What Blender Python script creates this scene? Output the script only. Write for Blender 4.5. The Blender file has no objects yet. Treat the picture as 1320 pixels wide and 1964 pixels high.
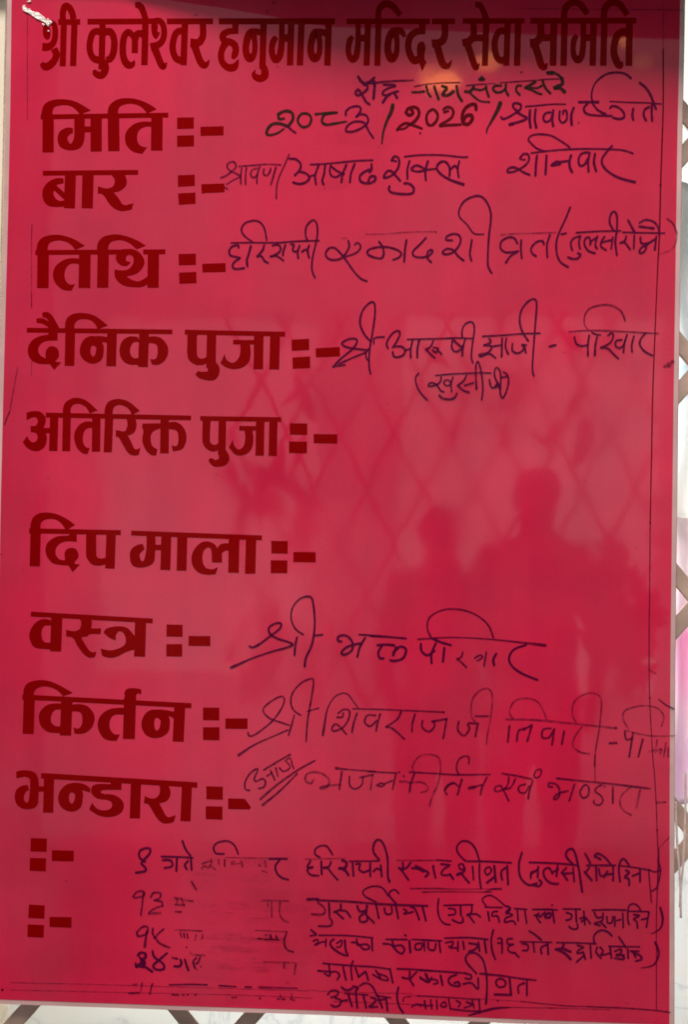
import bpy, bmesh, math, random
from mathutils import Vector, Matrix, noise
from mathutils.geometry import tessellate_polygon

random.seed(7)
KEY = 14.0
WALL_FILL = 6.8
INKW = 1.0
S = bpy.context.scene
COL = S.collection

# ------------------------------------------------------------------ camera
CAM_LOC = Vector((0.04914, -0.97516, -0.02453))
CAM_ROT = (1.584720, -0.016708, 0.040941)
FOV = math.radians(50.0)
cd = bpy.data.cameras.new('camera')
cam = bpy.data.objects.new('camera', cd)
COL.objects.link(cam)
cam.location = CAM_LOC
cam.rotation_euler = CAM_ROT
cd.sensor_fit = 'VERTICAL'
cd.angle = FOV
cd.clip_start = 0.02
cd.clip_end = 200
S.camera = cam

# ------------------------------------------------------------------ light
world = bpy.data.worlds.new('World')
S.world = world
world.use_nodes = True
bg = world.node_tree.nodes['Background']
bg.inputs[0].default_value = (0.95, 0.97, 1.0, 1)
bg.inputs[1].default_value = 0.25
S.view_settings.view_transform = 'Standard'
S.view_settings.look = 'None'
S.view_settings.exposure = 0.0
S.view_settings.gamma = 1.0
S.cycles.filter_width = 1.8
S.view_settings.use_curve_mapping = False


def lamp(name, loc, target, sx, sy, radiance, color=(1, 1, 1), shape='RECTANGLE', spread=180):
    d = bpy.data.lights.new(name, 'AREA')
    d.shape = shape
    d.size = sx
    d.size_y = sy
    area = sx * sy * (math.pi / 4 if shape == 'ELLIPSE' else 1)
    d.energy = math.pi * area * radiance
    d.color = color
    d.spread = math.radians(spread)
    o = bpy.data.objects.new(name, d)
    COL.objects.link(o)
    o.location = loc
    v = Vector(target) - Vector(loc)
    o.rotation_euler = v.to_track_quat('-Z', 'Y').to_euler()
    return o


ROTM = (Matrix.Rotation(CAM_ROT[2], 3, 'Z') @ Matrix.Rotation(CAM_ROT[1], 3, 'Y') @ Matrix.Rotation(CAM_ROT[0], 3, 'X'))
FPX = 982.0 / math.tan(FOV / 2)


def at(x, y, depth=0.0):
    """photo pixel -> point on the vertical plane at that depth behind the board's face"""
    d = ROTM @ Vector((x - 660.0, 982.0 - y, -FPX))
    t = (depth - CAM_LOC.y) / d.y
    return CAM_LOC + d * t


def mirror(x, y, dist):
    """point that far in front of the board whose reflection is seen there"""
    b = at(x, y)
    v = b - CAM_LOC
    t = dist / v.y
    return Vector((b.x + v.x * t, -dist, b.z + v.z * t))


def opening(name, x0, y0, x1, y1, dist, rad, color):
    a, b = mirror(x0, y0, dist), mirror(x1, y1, dist)
    c = (a + b) / 2
    return lamp(name, c, c + Vector((0, 1, 0)), abs(b.x - a.x), abs(a.z - b.z), rad, color)


# high daylight coming in over the porch, then the bright openings behind the photographer
lamp('porch_daylight', (-0.12, -2.85, 3.05), (0.0, 0.0, -0.1), 3.0, 1.25, KEY, (1.0, 0.95, 0.90))
opening('veil_panel', 110, -80, 1420, 1900, 4.6, 0.46, (0.92, 0.95, 1.0))  # added soft panel, lays a pale veil over most of the gloss
opening('side_opening', 205, 612, 603, 1290, 3.7, 0.65, (1.0, 0.97, 0.95))
opening('gate_opening', 775, 606, 1262, 1330, 3.7, 0.80, (1.0, 0.96, 0.94))
for (x, y, w, h, r) in ((848, 151, 78, 34, 19), (930, 118, 56, 26, 11), (1192, 74, 26, 30, 9), (1232, 112, 40, 22, 3)):
    c = mirror(x, y, 2.6)
    k = 3.7 * 0.6 / 1280
    lamp('oil_lamp_glow', c, c + Vector((0, 1, 0)), w * k, h * k, r, (1.0, 0.30, 0.05), 'ELLIPSE')
lamp('hidden_wall_fill', (0.02, 0.06, -0.03), (0.02, 1.0, -0.03), 0.50, 0.82, WALL_FILL, (1.0, 1.0, 0.98))  # added lamp hidden behind the board to brighten the marble

# ------------------------------------------------------------------ materials
def mat(name, color, rough=0.5, coat=0.0, coat_rough=0.05, spec=0.5, alpha=1.0, metal=0.0, vary=0.0, scale=40.0, stretch=(1, 1, 1), bump=0.0, bscale=30.0, bdist=0.001):
    m = bpy.data.materials.new(name)
    m.use_nodes = True
    nt = m.node_tree
    p = nt.nodes['Principled BSDF']
    p.inputs['Base Color'].default_value = (*color, 1)
    p.inputs['Roughness'].default_value = rough
    p.inputs['Specular IOR Level'].default_value = spec
    p.inputs['Metallic'].default_value = metal
    p.inputs['Coat Weight'].default_value = coat
    p.inputs['Coat Roughness'].default_value = coat_rough
    p.inputs['Alpha'].default_value = alpha
    tc = nt.nodes.new('ShaderNodeTexCoord')
    mp = nt.nodes.new('ShaderNodeMapping')
    mp.inputs['Scale'].default_value = stretch
    nt.links.new(tc.outputs['Object'], mp.inputs['Vector'])
    if vary:
        n = nt.nodes.new('ShaderNodeTexNoise')
        n.inputs['Scale'].default_value = scale
        n.inputs['Detail'].default_value = 6
        nt.links.new(mp.outputs[0], n.inputs['Vector'])
        r = nt.nodes.new('ShaderNodeMapRange')
        r.inputs['From Min'].default_value = 0.3
        r.inputs['From Max'].default_value = 0.7
        r.inputs['To Min'].default_value = 1 - vary
        r.inputs['To Max'].default_value = 1 + vary
        nt.links.new(n.outputs['Fac'], r.inputs['Value'])
        mx = nt.nodes.new('ShaderNodeMix')
        mx.data_type = 'RGBA'
        mx.blend_type = 'MULTIPLY'
        mx.inputs['Factor'].default_value = 1
        mx.inputs[6].default_value = (*color, 1)
        nt.links.new(r.outputs[0], mx.inputs[7])
        nt.links.new(mx.outputs[2], p.inputs['Base Color'])
    if bump:
        n = nt.nodes.new('ShaderNodeTexNoise')
        n.inputs['Scale'].default_value = bscale
        n.inputs['Detail'].default_value = 3
        nt.links.new(mp.outputs[0], n.inputs['Vector'])
        b = nt.nodes.new('ShaderNodeBump')
        b.inputs['Strength'].default_value = bump
        b.inputs['Distance'].default_value = bdist
        nt.links.new(n.outputs['Fac'], b.inputs['Height'])
        nt.links.new(b.outputs[0], p.inputs['Normal'])
        nt.links.new(b.outputs[0], p.inputs['Coat Normal'])
    return m


def ink(name, color, lo, hi, scale=260):
    """marker ink: the pigment is patchy, so the red shows through where it is thin"""
    m = mat(name, color, 0.4, 0.10, 0.10, 0.0)
    nt = m.node_tree
    p = nt.nodes['Principled BSDF']
    n = nt.nodes.new('ShaderNodeTexNoise')
    n.inputs['Scale'].default_value = scale
    n.inputs['Detail'].default_value = 4
    nt.links.new(nt.nodes['Mapping'].outputs[0], n.inputs['Vector'])
    r = nt.nodes.new('ShaderNodeMapRange')
    r.inputs['From Min'].default_value = 0.35
    r.inputs['From Max'].default_value = 0.65
    r.inputs['To Min'].default_value = lo
    r.inputs['To Max'].default_value = hi
    nt.links.new(n.outputs['Fac'], r.inputs['Value'])
    nt.links.new(r.outputs[0], p.inputs['Alpha'])
    return m


def film():
    """glossy red vinyl: cloudy light and dark put into the tint, wiped streaks, dried marker haze, specks of dust, smeared gloss"""
    m = mat('red_vinyl', (0.60, 0.015, 0.053), 0.5, 0.62, 0.06, 0.0, bump=0.16, bscale=8, bdist=0.002)
    nt = m.node_tree
    N, Lk = nt.nodes, nt.links
    p = N['Principled BSDF']
    tc = N['Texture Coordinate']

    def noise_fac(scale, stretch, detail, lo, hi, a=0.3, b=0.7):
        mp = N.new('ShaderNodeMapping')
        mp.inputs['Scale'].default_value = stretch
        Lk.new(tc.outputs['Object'], mp.inputs['Vector'])
        n = N.new('ShaderNodeTexNoise')
        n.inputs['Scale'].default_value = scale
        n.inputs['Detail'].default_value = detail
        Lk.new(mp.outputs[0], n.inputs['Vector'])
        r = N.new('ShaderNodeMapRange')
        for k, v in (('From Min', a), ('From Max', b), ('To Min', lo), ('To Max', hi)):
            r.inputs[k].default_value = v
        Lk.new(n.outputs['Fac'], r.inputs['Value'])
        return r.outputs[0]

    def mul(a, b):
        x = N.new('ShaderNodeMath')
        x.operation = 'MULTIPLY'
        Lk.new(a, x.inputs[0])
        Lk.new(b, x.inputs[1])
        return x.outputs[0]

    f = mul(noise_fac(3.4, (1.5, 1, 1.0), 4, 0.82, 1.13), noise_fac(30, (2.2, 1, 0.16), 3, 0.972, 1.028))  # the broad noise puts uneven lighting into the film colour
    f = mul(f, noise_fac(11, (1, 1, 1.6), 6, 0.93, 1.07))
    f = mul(f, noise_fac(420, (1, 1, 1), 2, 0.965, 1.035))
    # specks
    v = N.new('ShaderNodeTexVoronoi')
    v.inputs['Scale'].default_value = 46
    Lk.new(tc.outputs['Object'], v.inputs['Vector'])
    d = N.new('ShaderNodeMapRange')
    for k, val in (('From Min', .03), ('From Max', .055), ('To Min', .62), ('To Max', 1)):
        d.inputs[k].default_value = val
    Lk.new(v.outputs['Distance'], d.inputs['Value'])
    sx = N.new('ShaderNodeSeparateColor')
    Lk.new(v.outputs['Color'], sx.inputs[0])
    g = N.new('ShaderNodeMath')
    g.operation = 'LESS_THAN'
    g.inputs[1].default_value = 0.30
    Lk.new(sx.outputs[0], g.inputs[0])
    mx = N.new('ShaderNodeMix')
    mx.inputs[2].default_value = 1.0
    Lk.new(g.outputs[0], mx.inputs[0])
    Lk.new(d.outputs[0], mx.inputs[3])
    f = mul(f, mx.outputs[0])
    hz = N.new('ShaderNodeMix')
    hz.data_type = 'RGBA'
    hz.inputs[6].default_value = (0.60, 0.013, 0.054, 1)
    hz.inputs[7].default_value = (0.41, 0.060, 0.090, 1)
    Lk.new(noise_fac(5.5, (1.2, 1, 0.9), 7, 0.0, 0.36, .42, .70), hz.inputs[0])
    c = N.new('ShaderNodeMix')
    c.data_type = 'RGBA'
    c.blend_type = 'MULTIPLY'
    c.inputs[0].default_value = 1
    Lk.new(hz.outputs[2], c.inputs[6])
    Lk.new(f, c.inputs[7])
    Lk.new(c.outputs[2], p.inputs['Base Color'])
    Lk.new(noise_fac(8, (1.6, 1, 0.7), 6, 0.030, 0.080, .35, .70), p.inputs['Coat Roughness'])
    return m


M_RED = film()
M_PRINT = mat('dark_red_print', (0.225, 0.0, 0.0004), 0.5, 0.05, 0.085, 0.0, vary=0.08, scale=6, bump=0.10, bscale=9, bdist=0.002)
INK = {
    'i': ink('purple_marker_ink', (0.090, 0.002, 0.032), 0.74, 0.96),
    'k': ink('black_marker_ink', (0.030, 0.015, 0.011), 0.72, 0.97),
    'r': ink('maroon_marker_ink', (0.10, 0.002, 0.006), 0.80, 0.97),
    'm': ink('worn_purple_ink', (0.10, 0.002, 0.030), 0.52, 0.80),
    's': ink('wiped_ink_smear', (0.16, 0.010, 0.040), 0.0, 0.05, 30),
    'g': ink('ghost_ink', (0.13, 0.005, 0.030), 0.0, 0.10, 90),
    'f': ink('rubbed_purple_ink', (0.11, 0.004, 0.028), 0.22, 0.62, 180),
}
INK_ORDER = 'ikrmfsg'


# ------------------------------------------------------------------ object helpers
def link(name, me, parent=None, mats=()):
    o = bpy.data.objects.new(name, me)
    COL.objects.link(o)
    for m in mats:
        me.materials.append(m)
    if parent:
        o.parent = parent
        o.matrix_parent_inverse = Matrix.Identity(4)
    return o


def from_bm(name, bm, m, parent=None, smooth=False):
    me = bpy.data.meshes.new(name)
    bmesh.ops.recalc_face_normals(bm, faces=bm.faces)
    bm.to_mesh(me)
    bm.free()
    if smooth:
        for f in me.polygons:
            f.use_smooth = True
    return link(name, me, parent, [m])


def thing(name, label, cat, loc=(0, 0, 0), group=None):
    o = bpy.data.objects.new(name, None)
    COL.objects.link(o)
    o.empty_display_size = 0.1
    o.location = loc
    o['label'] = label
    o['category'] = cat
    if group:
        o['group'] = group
    return o


def tag(o, label, cat, group=None):
    o['label'] = label
    o['category'] = cat
    if group:
        o['group'] = group
    return o


def box(bm, lo, hi):
    vs = [bm.verts.new((x, y, z)) for x in (lo[0], hi[0]) for y in (lo[1], hi[1]) for z in (lo[2], hi[2])]
    for f in ((0, 1, 3, 2), (4, 6, 7, 5), (0, 4, 5, 1), (2, 3, 7, 6), (0, 2, 6, 4), (1, 5, 7, 3)):
        bm.faces.new([vs[i] for i in f])


def slab(bm, outline, y0, y1):
    """outline = list of (x, z); an extruded sheet from depth y0 to y1"""
    tris = tessellate_polygon([[Vector((x, z, 0)) for x, z in outline]])
    A = [bm.verts.new((x, y0, z)) for x, z in outline]
    B = [bm.verts.new((x, y1, z)) for x, z in outline]
    for t in tris:
        bm.faces.new([A[i] for i in t])
        bm.faces.new([B[i] for i in reversed(t)])
    n = len(outline)
    for i in range(n):
        j = (i + 1) % n
        bm.faces.new((A[i], A[j], B[j], B[i]))


def tube(bm, pts, r, seg=8):
    rings = []
    for i, p in enumerate(pts):
        a, b = pts[max(0, i - 1)], pts[min(len(pts) - 1, i + 1)]
        t = (b - a).normalized()
        u = t.orthogonal().normalized() if abs(t.z) < .9 else t.cross(Vector((0, 1, 0))).normalized()
        v = t.cross(u)
        rings.append([bm.verts.new(p + (u * math.cos(k * 2 * math.pi / seg) + v * math.sin(k * 2 * math.pi / seg)) * r) for k in range(seg)])
    for A, B in zip(rings, rings[1:]):
        for k in range(seg):
            bm.faces.new((A[k], A[(k + 1) % seg], B[(k + 1) % seg], B[k]))
    bm.faces.new(rings[0][::-1])
    bm.faces.new(rings[-1])


# ------------------------------------------------------------------ lettering engine
def cr(a, b, c, d, t):
    return 0.5 * ((2 * b) + (c - a) * t + (2 * a - 5 * b + 4 * c - d) * t * t + (3 * b - a - 3 * c + d) * t ** 3)


def smooth(pts, closed=False, n=6):
    """Catmull-Rom through tuples of equal length"""
    L = len(pts)
    if L < 3 and not closed:
        return pts
    out = []
    for i in range(L if closed else L - 1):
        if closed:
            q = [pts[(i + k - 1) % L] for k in range(4)]
        else:
            q = [pts[max(0, i - 1)], pts[i], pts[i + 1], pts[min(L - 1, i + 2)]]
        for k in range(n):
            t = k / n
            out.append(tuple(cr(*[p[j] for p in q], t) for j in range(len(q[0]))))
    if not closed:
        out.append(pts[-1])
    return out


def corners(pts, flags, n=6):
    """closed outline, smooth between the flagged corner points"""
    L = len(pts)
    idx = [i for i in range(L) if flags[i]]
    if not idx:
        return smooth(pts, True, n)
    out = []
    for a, i in enumerate(idx):
        j = idx[(a + 1) % len(idx)]
        k = (j - i) % L or L
        run = [pts[(i + q) % L] for q in range(k + 1)]
        out += smooth(run, False, n)[:-1] if len(run) > 2 else [run[0]]
    return out


class Letters:
    """collects strokes lying on the board's face into one mesh"""
    count = 0

    def __init__(self, depth):
        self.v, self.f, self.mi = [], [], []
        self.depth = depth
        self.win = (0, 0, 1)

    def P(self, x, y, lift):
        x0, y0, s = self.win
        p = at(x0 + x / s, y0 + y / s)
        return (p.x, -(self.depth + lift), p.z)

    def lift(self):
        Letters.count += 1
        return (Letters.count % 240) * 1.6e-6

    def ribbon(self, pts, caps, mi, closed=False):
        lift = self.lift()
        n = len(pts)
        base = len(self.v)
        for i in range(n):
            a = pts[(i - 1) % n] if closed else pts[max(0, i - 1)]
            b = pts[(i + 1) % n] if closed else pts[min(n - 1, i + 1)]
            dx, dy = b[0] - a[0], b[1] - a[1]
            l = math.hypot(dx, dy) or 1
            h = pts[i][2] / 2
            nx, ny = -dy / l * h, dx / l * h
            lf = lift + 1.2e-6 * i / n
            self.v.append(self.P(pts[i][0] + nx, pts[i][1] + ny, lf))
            self.v.append(self.P(pts[i][0] - nx, pts[i][1] - ny, lf))
        for i in range(n if closed else n - 1):
            j = (i + 1) % n
            self.f.append((base + 2 * i, base + 2 * i + 1, base + 2 * j + 1, base + 2 * j))
            self.mi.append(mi)
        if caps and not closed:
            for e, o in ((0, 1), (n - 1, n - 2)):
                x, y, w = pts[e]
                dx, dy = x - pts[o][0], y - pts[o][1]
                a0 = math.atan2(dy, dx)
                lf = lift + 1.2e-6 * e / n
                b0 = len(self.v)
                self.v.append(self.P(x, y, lf))
                for k in range(9):
                    a = a0 - math.pi / 2 + math.pi * k / 8
                    self.v.append(self.P(x + math.cos(a) * w / 2, y + math.sin(a) * w / 2, lf))
                for k in range(8):
                    self.f.append((b0, b0 + 1 + k, b0 + 2 + k))
                    self.mi.append(mi)

    def dot(self, x, y, w, mi):
        lift = self.lift()
        b0 = len(self.v)
        self.v.append(self.P(x, y, lift))
        for k in range(10):
            a = 2 * math.pi * k / 10
            r = w / 2 * random.uniform(.85, 1.15)
            self.v.append(self.P(x + math.cos(a) * r, y + math.sin(a) * r, lift))
        for k in range(10):
            self.f.append((b0, b0 + 1 + k, b0 + 1 + (k + 1) % 10))
            self.mi.append(mi)

    def poly(self, pts, mi=0):
        lift = self.lift()
        base = len(self.v)
        for x, y in pts:
            self.v.append(self.P(x, y, lift))
        for t in tessellate_polygon([[Vector((x, y, 0)) for x, y in pts]]):
            self.f.append(tuple(base + i for i in t))
            self.mi.append(mi)

    def printed(self, text):
        """s/l/o = stroke of given width (smooth, straight, ring); p/q = filled outline (straight, smooth)"""
        for line in text.strip().splitlines():
            tk = line.split()
            if not tk:
                continue
            c = tk[0]
            if c == 'W':
                self.win = tuple(float(a) for a in tk[1:4])
                continue
            if c in 'slo':
                w = float(tk[1])
                pts = []
                for a in tk[2:]:
                    q = a.split(':')
                    x, y = q[0].split(',')
                    pts.append((float(x), float(y), float(q[1]) if len(q) > 1 else w))
                if c != 'l':
                    pts = smooth(pts, c == 'o')
                self.ribbon(pts, False, 0, c == 'o')
            else:
                pts, fl = [], []
                for a in tk[1:]:
                    fl.append(a.endswith('!'))
                    x, y = a.rstrip('!').split(',')
                    pts.append((float(x), float(y)))
                self.poly(pts if c == 'p' else corners(pts, fl))
        return self

    def written(self, text):
        """W window; tokens I<ink>, w<width>; strokes of x,y[:w] points separated by ;  (o = closed ring)"""
        mi, w = 0, 20.0
        for line in text.strip().splitlines():
            line = line.strip()
            if line.startswith('W'):
                self.win = tuple(float(a) for a in line.split()[1:4])
                continue
            for st in line.split(';'):
                pts, ring = [], False
                for tkn in st.split():
                    if tkn[0] == 'I':
                        mi = INK_ORDER.index(tkn[1])
                    elif tkn[0] == 'w':
                        w = float(tkn[1:])
                    elif tkn == 'o':
                        ring = True
                    else:
                        q = tkn.split(':')
                        x, y = q[0].split(',')
                        pts.append((float(x), float(y), (float(q[1]) if len(q) > 1 else w) * INKW))
                if not pts:
                    continue
                if len(pts) == 1:
                    self.dot(*pts[0], mi)
                    continue
                if len(pts) > 2:
                    pts = smooth(pts, ring)
                else:
                    a, b = pts
                    pts = [tuple(a[k] + (b[k] - a[k]) * t / 6 for k in range(3)) for t in range(7)]
                # the pen presses unevenly
                ph = random.uniform(0, 50)
                pts = [(x, y, ww * (1 + .16 * noise.noise((ph + i * .35, .3, .7)))) for i, (x, y, ww) in enumerate(pts)]
                self.ribbon(pts, True, mi, ring)
        return self

    def build(self, name, mats, parent):
        me = bpy.data.meshes.new(name)
        me.from_pydata(self.v, [], self.f)
        o = link(name, me, parent, mats)
        for p, m in zip(me.polygons, self.mi):
            p.material_index = m
        # all faces look out of the board
        bm = bmesh.new()
        bm.from_mesh(me)
        for f in bm.faces:
            f.normal_update()
            if f.normal.y > 0:
                f.normal_flip()
        bm.to_mesh(me)
        bm.free()
        return o
PRINTED = []
PRINTED.append(('printed_heading', '''
W 60 0 6
l 68 305,255 560,253
l 72 372,255 358,765
l 74 494,255 478,762
s 72 362,262 360,150 380,82:80 405,70:80 440,95:76 467,150:74 482,220
s 68 215,250:50 255,275:60 272,340:66 270,430:68 245,500:72 190,540:90 122,540:96
q 135,300 160,280 200,295 215,360 215,420 190,457 155,445 130,390
s 85 255,560:80 284,620:82 266,690:80 210,750:90 155,768:88 112,725:50
l 68 643,250 1330,247
l 74 818,250 805,800
s 84 800,690:74 840,745:90 845,810:90 805,868:85 745,850:80 718,805:40
s 80 800,370:80 735,362:80 690,410:75 668,540:74 690,640:74 740,685:85 800,690:85
s 80 845,370:90 905,365:85 945,430:76 953,530:78 935,630:78 900,680:82 856,690:74
W 220 0 6
l 66 355,245 442,243
s 80 225,695:14 200,742:70 150,745:90 105,680:80 90,560:76 105,430:76 150,370:76 190,395:70 228,450:74 228,613:72
s 80 228,480:74 250,400:80 290,385:80 330,400:90
l 76 352,245 340,752
s 72 232,60:60 270,60:80 305,90:78 335,160:72 358,240:72
q 418,300 440,240 480,245 495,300 490,360 518,380 495,430 475,450 445,430 425,380
s 70 440,235:50 510,240:72 555,290:68 568,380:70 550,460:72 500,515:80 408,537:84
s 85 460,560:90 495,650:80 530,735:80 560,762:82 600,722:10
l 68 598,247 1132,245
s 80 800,362:82 735,360:80 690,410:76 664,540:76 690,650:76 735,690:84 790,690:90
l 76 808,250 790,752
s 80 1012,258:76 1017,380:76 1005,440:80 960,492:90 868,492:104
s 84 915,520:90 950,620:82 985,710:82 1025,750:84 1055,742:60 1090,688:8
W 400 0 5.28
l 62 103,216 1280,216
p 240,240 303,240 303,342 240,342
s 66 300,314:58 200,320:66 150,350:70 145,385:70 165,415:70 215,425:72 262,455:72 275,510:68 262,560:66 243,597:30
s 70 175,430:80 138,500:66 125,570:66 145,640:66 200,685:75 255,680:80 283,645:50 303,600:8
o 70 378,470:70 400,370:75 440,335:95 460,380:60 470,460:56 460,550:60 420,590:88 385,550:72
s 70 430,330:84 480,322:70 535,330:60
l 66 558,230 545,700
s 70 553,670:64 570,720:76 565,770:80 525,797:72 480,780:70 458,750:44 475,706:8
s 62 690,375:46 660,410:64 640,490:62 650,565:64 683,605:76 718,570:70 735,490:66 742,380:60 742,225:56
l 78 742,385 830,385
l 66 838,230 825,663
l 66 942,230 925,663
o 70 1035,470:70 1058,370:75 1095,335:95 1118,380:60 1128,460:56 1118,550:60 1078,590:88 1042,550:72
s 70 1090,330:84 1140,325:72 1205,340:70
l 66 1218,230 1204,665
W 650 0 5.739
l 60 85,235 1003,235
l 60 1028,235 1280,235
s 64 160,405:46 125,440:66 105,540:62 118,620:66 155,655:78 190,620:72 208,530:66 213,420:62 212,245:58
l 75 212,420 310,420
l 68 322,245 306,722
l 68 438,240 424,725
s 70 438,260:62 436,150:62 460,80:72 520,40:78 590,65:74 640,120:66 678,168:62
o 76 540,500:76 565,390:80 605,360:100 635,410:64 642,490:58 632,590:64 585,645:95 548,590:80
s 80 600,350:88 670,340:80 705,365:62 728,408:34
p 885,250 955,250 955,376 885,376
s 74 950,345:62 860,350:74 790,400:75 765,500:72 785,600:76 830,665:84 885,650:90
q 900,460 935,465 958,520 945,600 948,655 968,684! 920,785! 888,700! 870,640 860,560 870,490
s 80 1165,250:74 1170,360:74 1155,430:80 1110,470:85 1026,482:94
s 80 1085,500:80 1110,600:80 1145,700:80 1185,728:78 1215,715:50 1245,660:8
W 870 0 7.765
l 80 140,314 1060,312
s 100 300,330:90 305,470:95 290,560:110 220,620:115 135,642:114
l 100 300,565 480,565
l 92 492,320 470,980
s 95 210,660:110 255,790:100 300,930:100 335,1005:92 360,990:60 395,940:8
s 85 325,75:75 390,75:85 430,130:80 465,210:90 492,300:92
s 96 800,470:100 700,465:100 640,540:92 615,680:96 640,820:96 690,895:100 770,890:110
l 92 812,320 790,980
l 96 967,320 950,980
W 1010 0 6
l 66 48,240 1268,238
s 80 165,250:76 170,370:80 155,440:90 100,490:95 42,498:104
l 80 165,435 310,435
l 78 320,245 308,758
s 84 100,520:90 135,620:84 170,740:84 205,775:76 225,760:50 248,720:6
l 74 442,240 430,758
s 74 440,260:70 438,150:72 470,70:78 545,25:80 620,50:78 670,110:72 702,163:64
s 70 588,410:46 555,450:66 540,560:62 555,650:68 595,690:84 635,650:74 652,560:70 658,440:66 658,245:60
l 78 658,435 770,435
l 74 778,245 765,758
l 74 900,240 888,758
s 74 898,260:70 896,150:72 925,70:78 1000,25:80 1075,50:78 1125,110:72 1162,172:64
l 78 1190,245 1182,758
s 84 1190,370:85 1100,370:85 1040,430:85 1010,560:82 1020,650:84 1055,735:86 1085,752:80 1113,705:8
'''))
PRINTED.append(('printed_label', '''
W 60 180 4.889
l 46 85,217 1284,200
l 106 155,217 155,550
q 92,195! 100,140 130,90 190,60 270,50 360,58 440,85 510,125 557,155! 455,195! 420,155 380,122 330,108 280,108 225,120 200,150 196,195!
s 96 388,345:46 345,350:70 302,380:92 290,425:92 308,470:94 365,500:62 425,470:96 448,410:98 450,300:98 450,215:98
l 55 450,335 600,332
l 106 606,215 606,542
l 108 768,208 772,538
q 712,195! 725,120 780,65 860,42 960,45 1060,75 1130,112 1175,145! 1085,185! 1030,125 960,97 890,97 830,120 812,160 812,195!
l 108 1178,203 1174,533
q 1135,262! 1040,262 960,285 895,345 876,410 890,480 940,535 990,555 1040,563! 1085,500! 1050,498 1010,475 990,420 1000,360 1030,325 1080,308 1135,312!
W 320 200 5.777
p 112,148 298,145 298,270 112,275
p 112,348 300,343 300,467 112,472
p 370,250 628,243 628,345 372,351
'''))
PRINTED.append(('printed_label', '''
W 60 310 4.889
l 46 105,109 1000,101
l 104 365,108 355,438
q 300,158! 235,155 165,185 115,240 101,300 115,370 160,415 230,426 325,420! 325,362! 265,368 225,345 205,300 212,270 240,215! 300,205!
l 50 205,230 322,338
l 106 530,106 522,438
q 740,115! 775,160 780,195 765,230 725,250 680,248 622,233! 622,300! 660,305 690,335 725,390 770,435 830,462 880,462 940,450! 957,388! 920,400 880,408 850,395 825,355 790,310 770,290! 830,275 880,235 895,190 885,145 870,115!
W 320 200 5.777
p 120,788 308,780 310,905 122,915
p 122,988 315,978 318,1103 132,1115
p 380,885 636,878 640,975 384,987
'''))
PRINTED.append(('printed_label', '''
W 55 440 4.889
l 46 60,217 860,212
l 46 1072,212 1280,210
l 108 133,217 130,550
q 70,200! 80,135 115,85 180,57 260,50 340,62 430,95 527,153! 435,193! 400,150 350,118 290,105 225,112 185,140 172,200!
l 106 697,212 692,548
q 638,200! 645,130 690,75 760,52 830,47 920,65 1010,100 1100,153! 1010,188! 970,150 920,118 860,103 800,108 755,135 740,200!
l 110 525,212 520,550
q 480,275! 400,270 320,290 250,345 224,420 240,490 280,540 330,570 400,575! 432,513! 380,515 345,480 333,430 345,370 380,330 420,320 480,328!
l 106 1168,210 1165,548
q 820,235! 850,195 920,183 990,190 1050,230 1085,300 1060,370 1000,420 915,440! 960,470 1020,487 1070,470 1125,430! 1125,510! 1060,540 980,543 900,530 840,495 805,440 803,375! 870,385 930,375 970,335 983,290 970,250 935,240 912,260 910,295! 955,308! 925,340 880,343 835,315 815,270
W 320 200 5.777
p 128,1660 320,1655 322,1780 132,1785
p 132,1865 325,1858 328,1982 138,1990
p 390,1767 650,1760 652,1858 394,1864
'''))
PRINTED.append(('printed_label', '''
W 40 590 4.4
l 40 48,190 1278,205
s 46 180,65:40 215,62:50 250,95:52 295,185:60
s 40 130,112:36 175,112:44 220,135:40 285,195:34
q 230,190! 230,228! 160,240 95,275 60,330 58,390 90,445 150,473 240,478! 280,525! 337,462! 285,455! 315,420 318,375 300,340 262,325 225,340 208,375 207,430! 165,405 145,370 150,330 180,295 230,280 308,278! 308,190!
l 82 415,190 408,492
q 370,200! 372,130 395,80 450,50 520,45 600,60 670,100 733,152! 645,182! 625,140 590,110 545,98 500,100 465,120 450,150 450,200!
o 82 540,365:92 560,300:85 610,280:80 662,320:64 664,375:66 650,420:70 605,445:58 558,415:80
q 560,270! 600,245 660,240 740,250! 740,308! 700,292 650,300 600,310
l 82 768,200 760,495
l 84 1040,200 1028,502
q 985,248! 920,243 860,275 832,340 835,400 865,455 920,482 995,482! 995,425! 950,425 925,395 920,355 935,310 960,290 1005,295!
q 1075,248! 1130,242 1190,262 1235,320 1242,380 1215,445 1160,482 1105,480! 1088,432! 1120,437 1145,420 1153,370 1150,330 1130,305 1070,300!
W 340 600 3.882
l 36 55,144 803,159
q 75,150! 147,150! 146,300 160,335 190,340 225,325! 225,375! 180,390 130,385 85,350 72,300!
l 70 255,150 250,410
s 70 250,380:72 270,420:90 262,465:76 215,470:64 170,462:50 145,445:36
l 34 415,218 600,220
q 470,225! 540,230! 547,300 535,360 490,405 420,420 360,405 320,375! 352,305! 365,345 400,370 430,365 460,330 470,280
l 72 607,160 603,420
l 74 728,165 722,422
p 850,200 983,193 983,277 853,284
p 857,333 990,325 990,411 860,417
p 1030,264 1210,254 1213,324 1033,332
'''))
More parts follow.
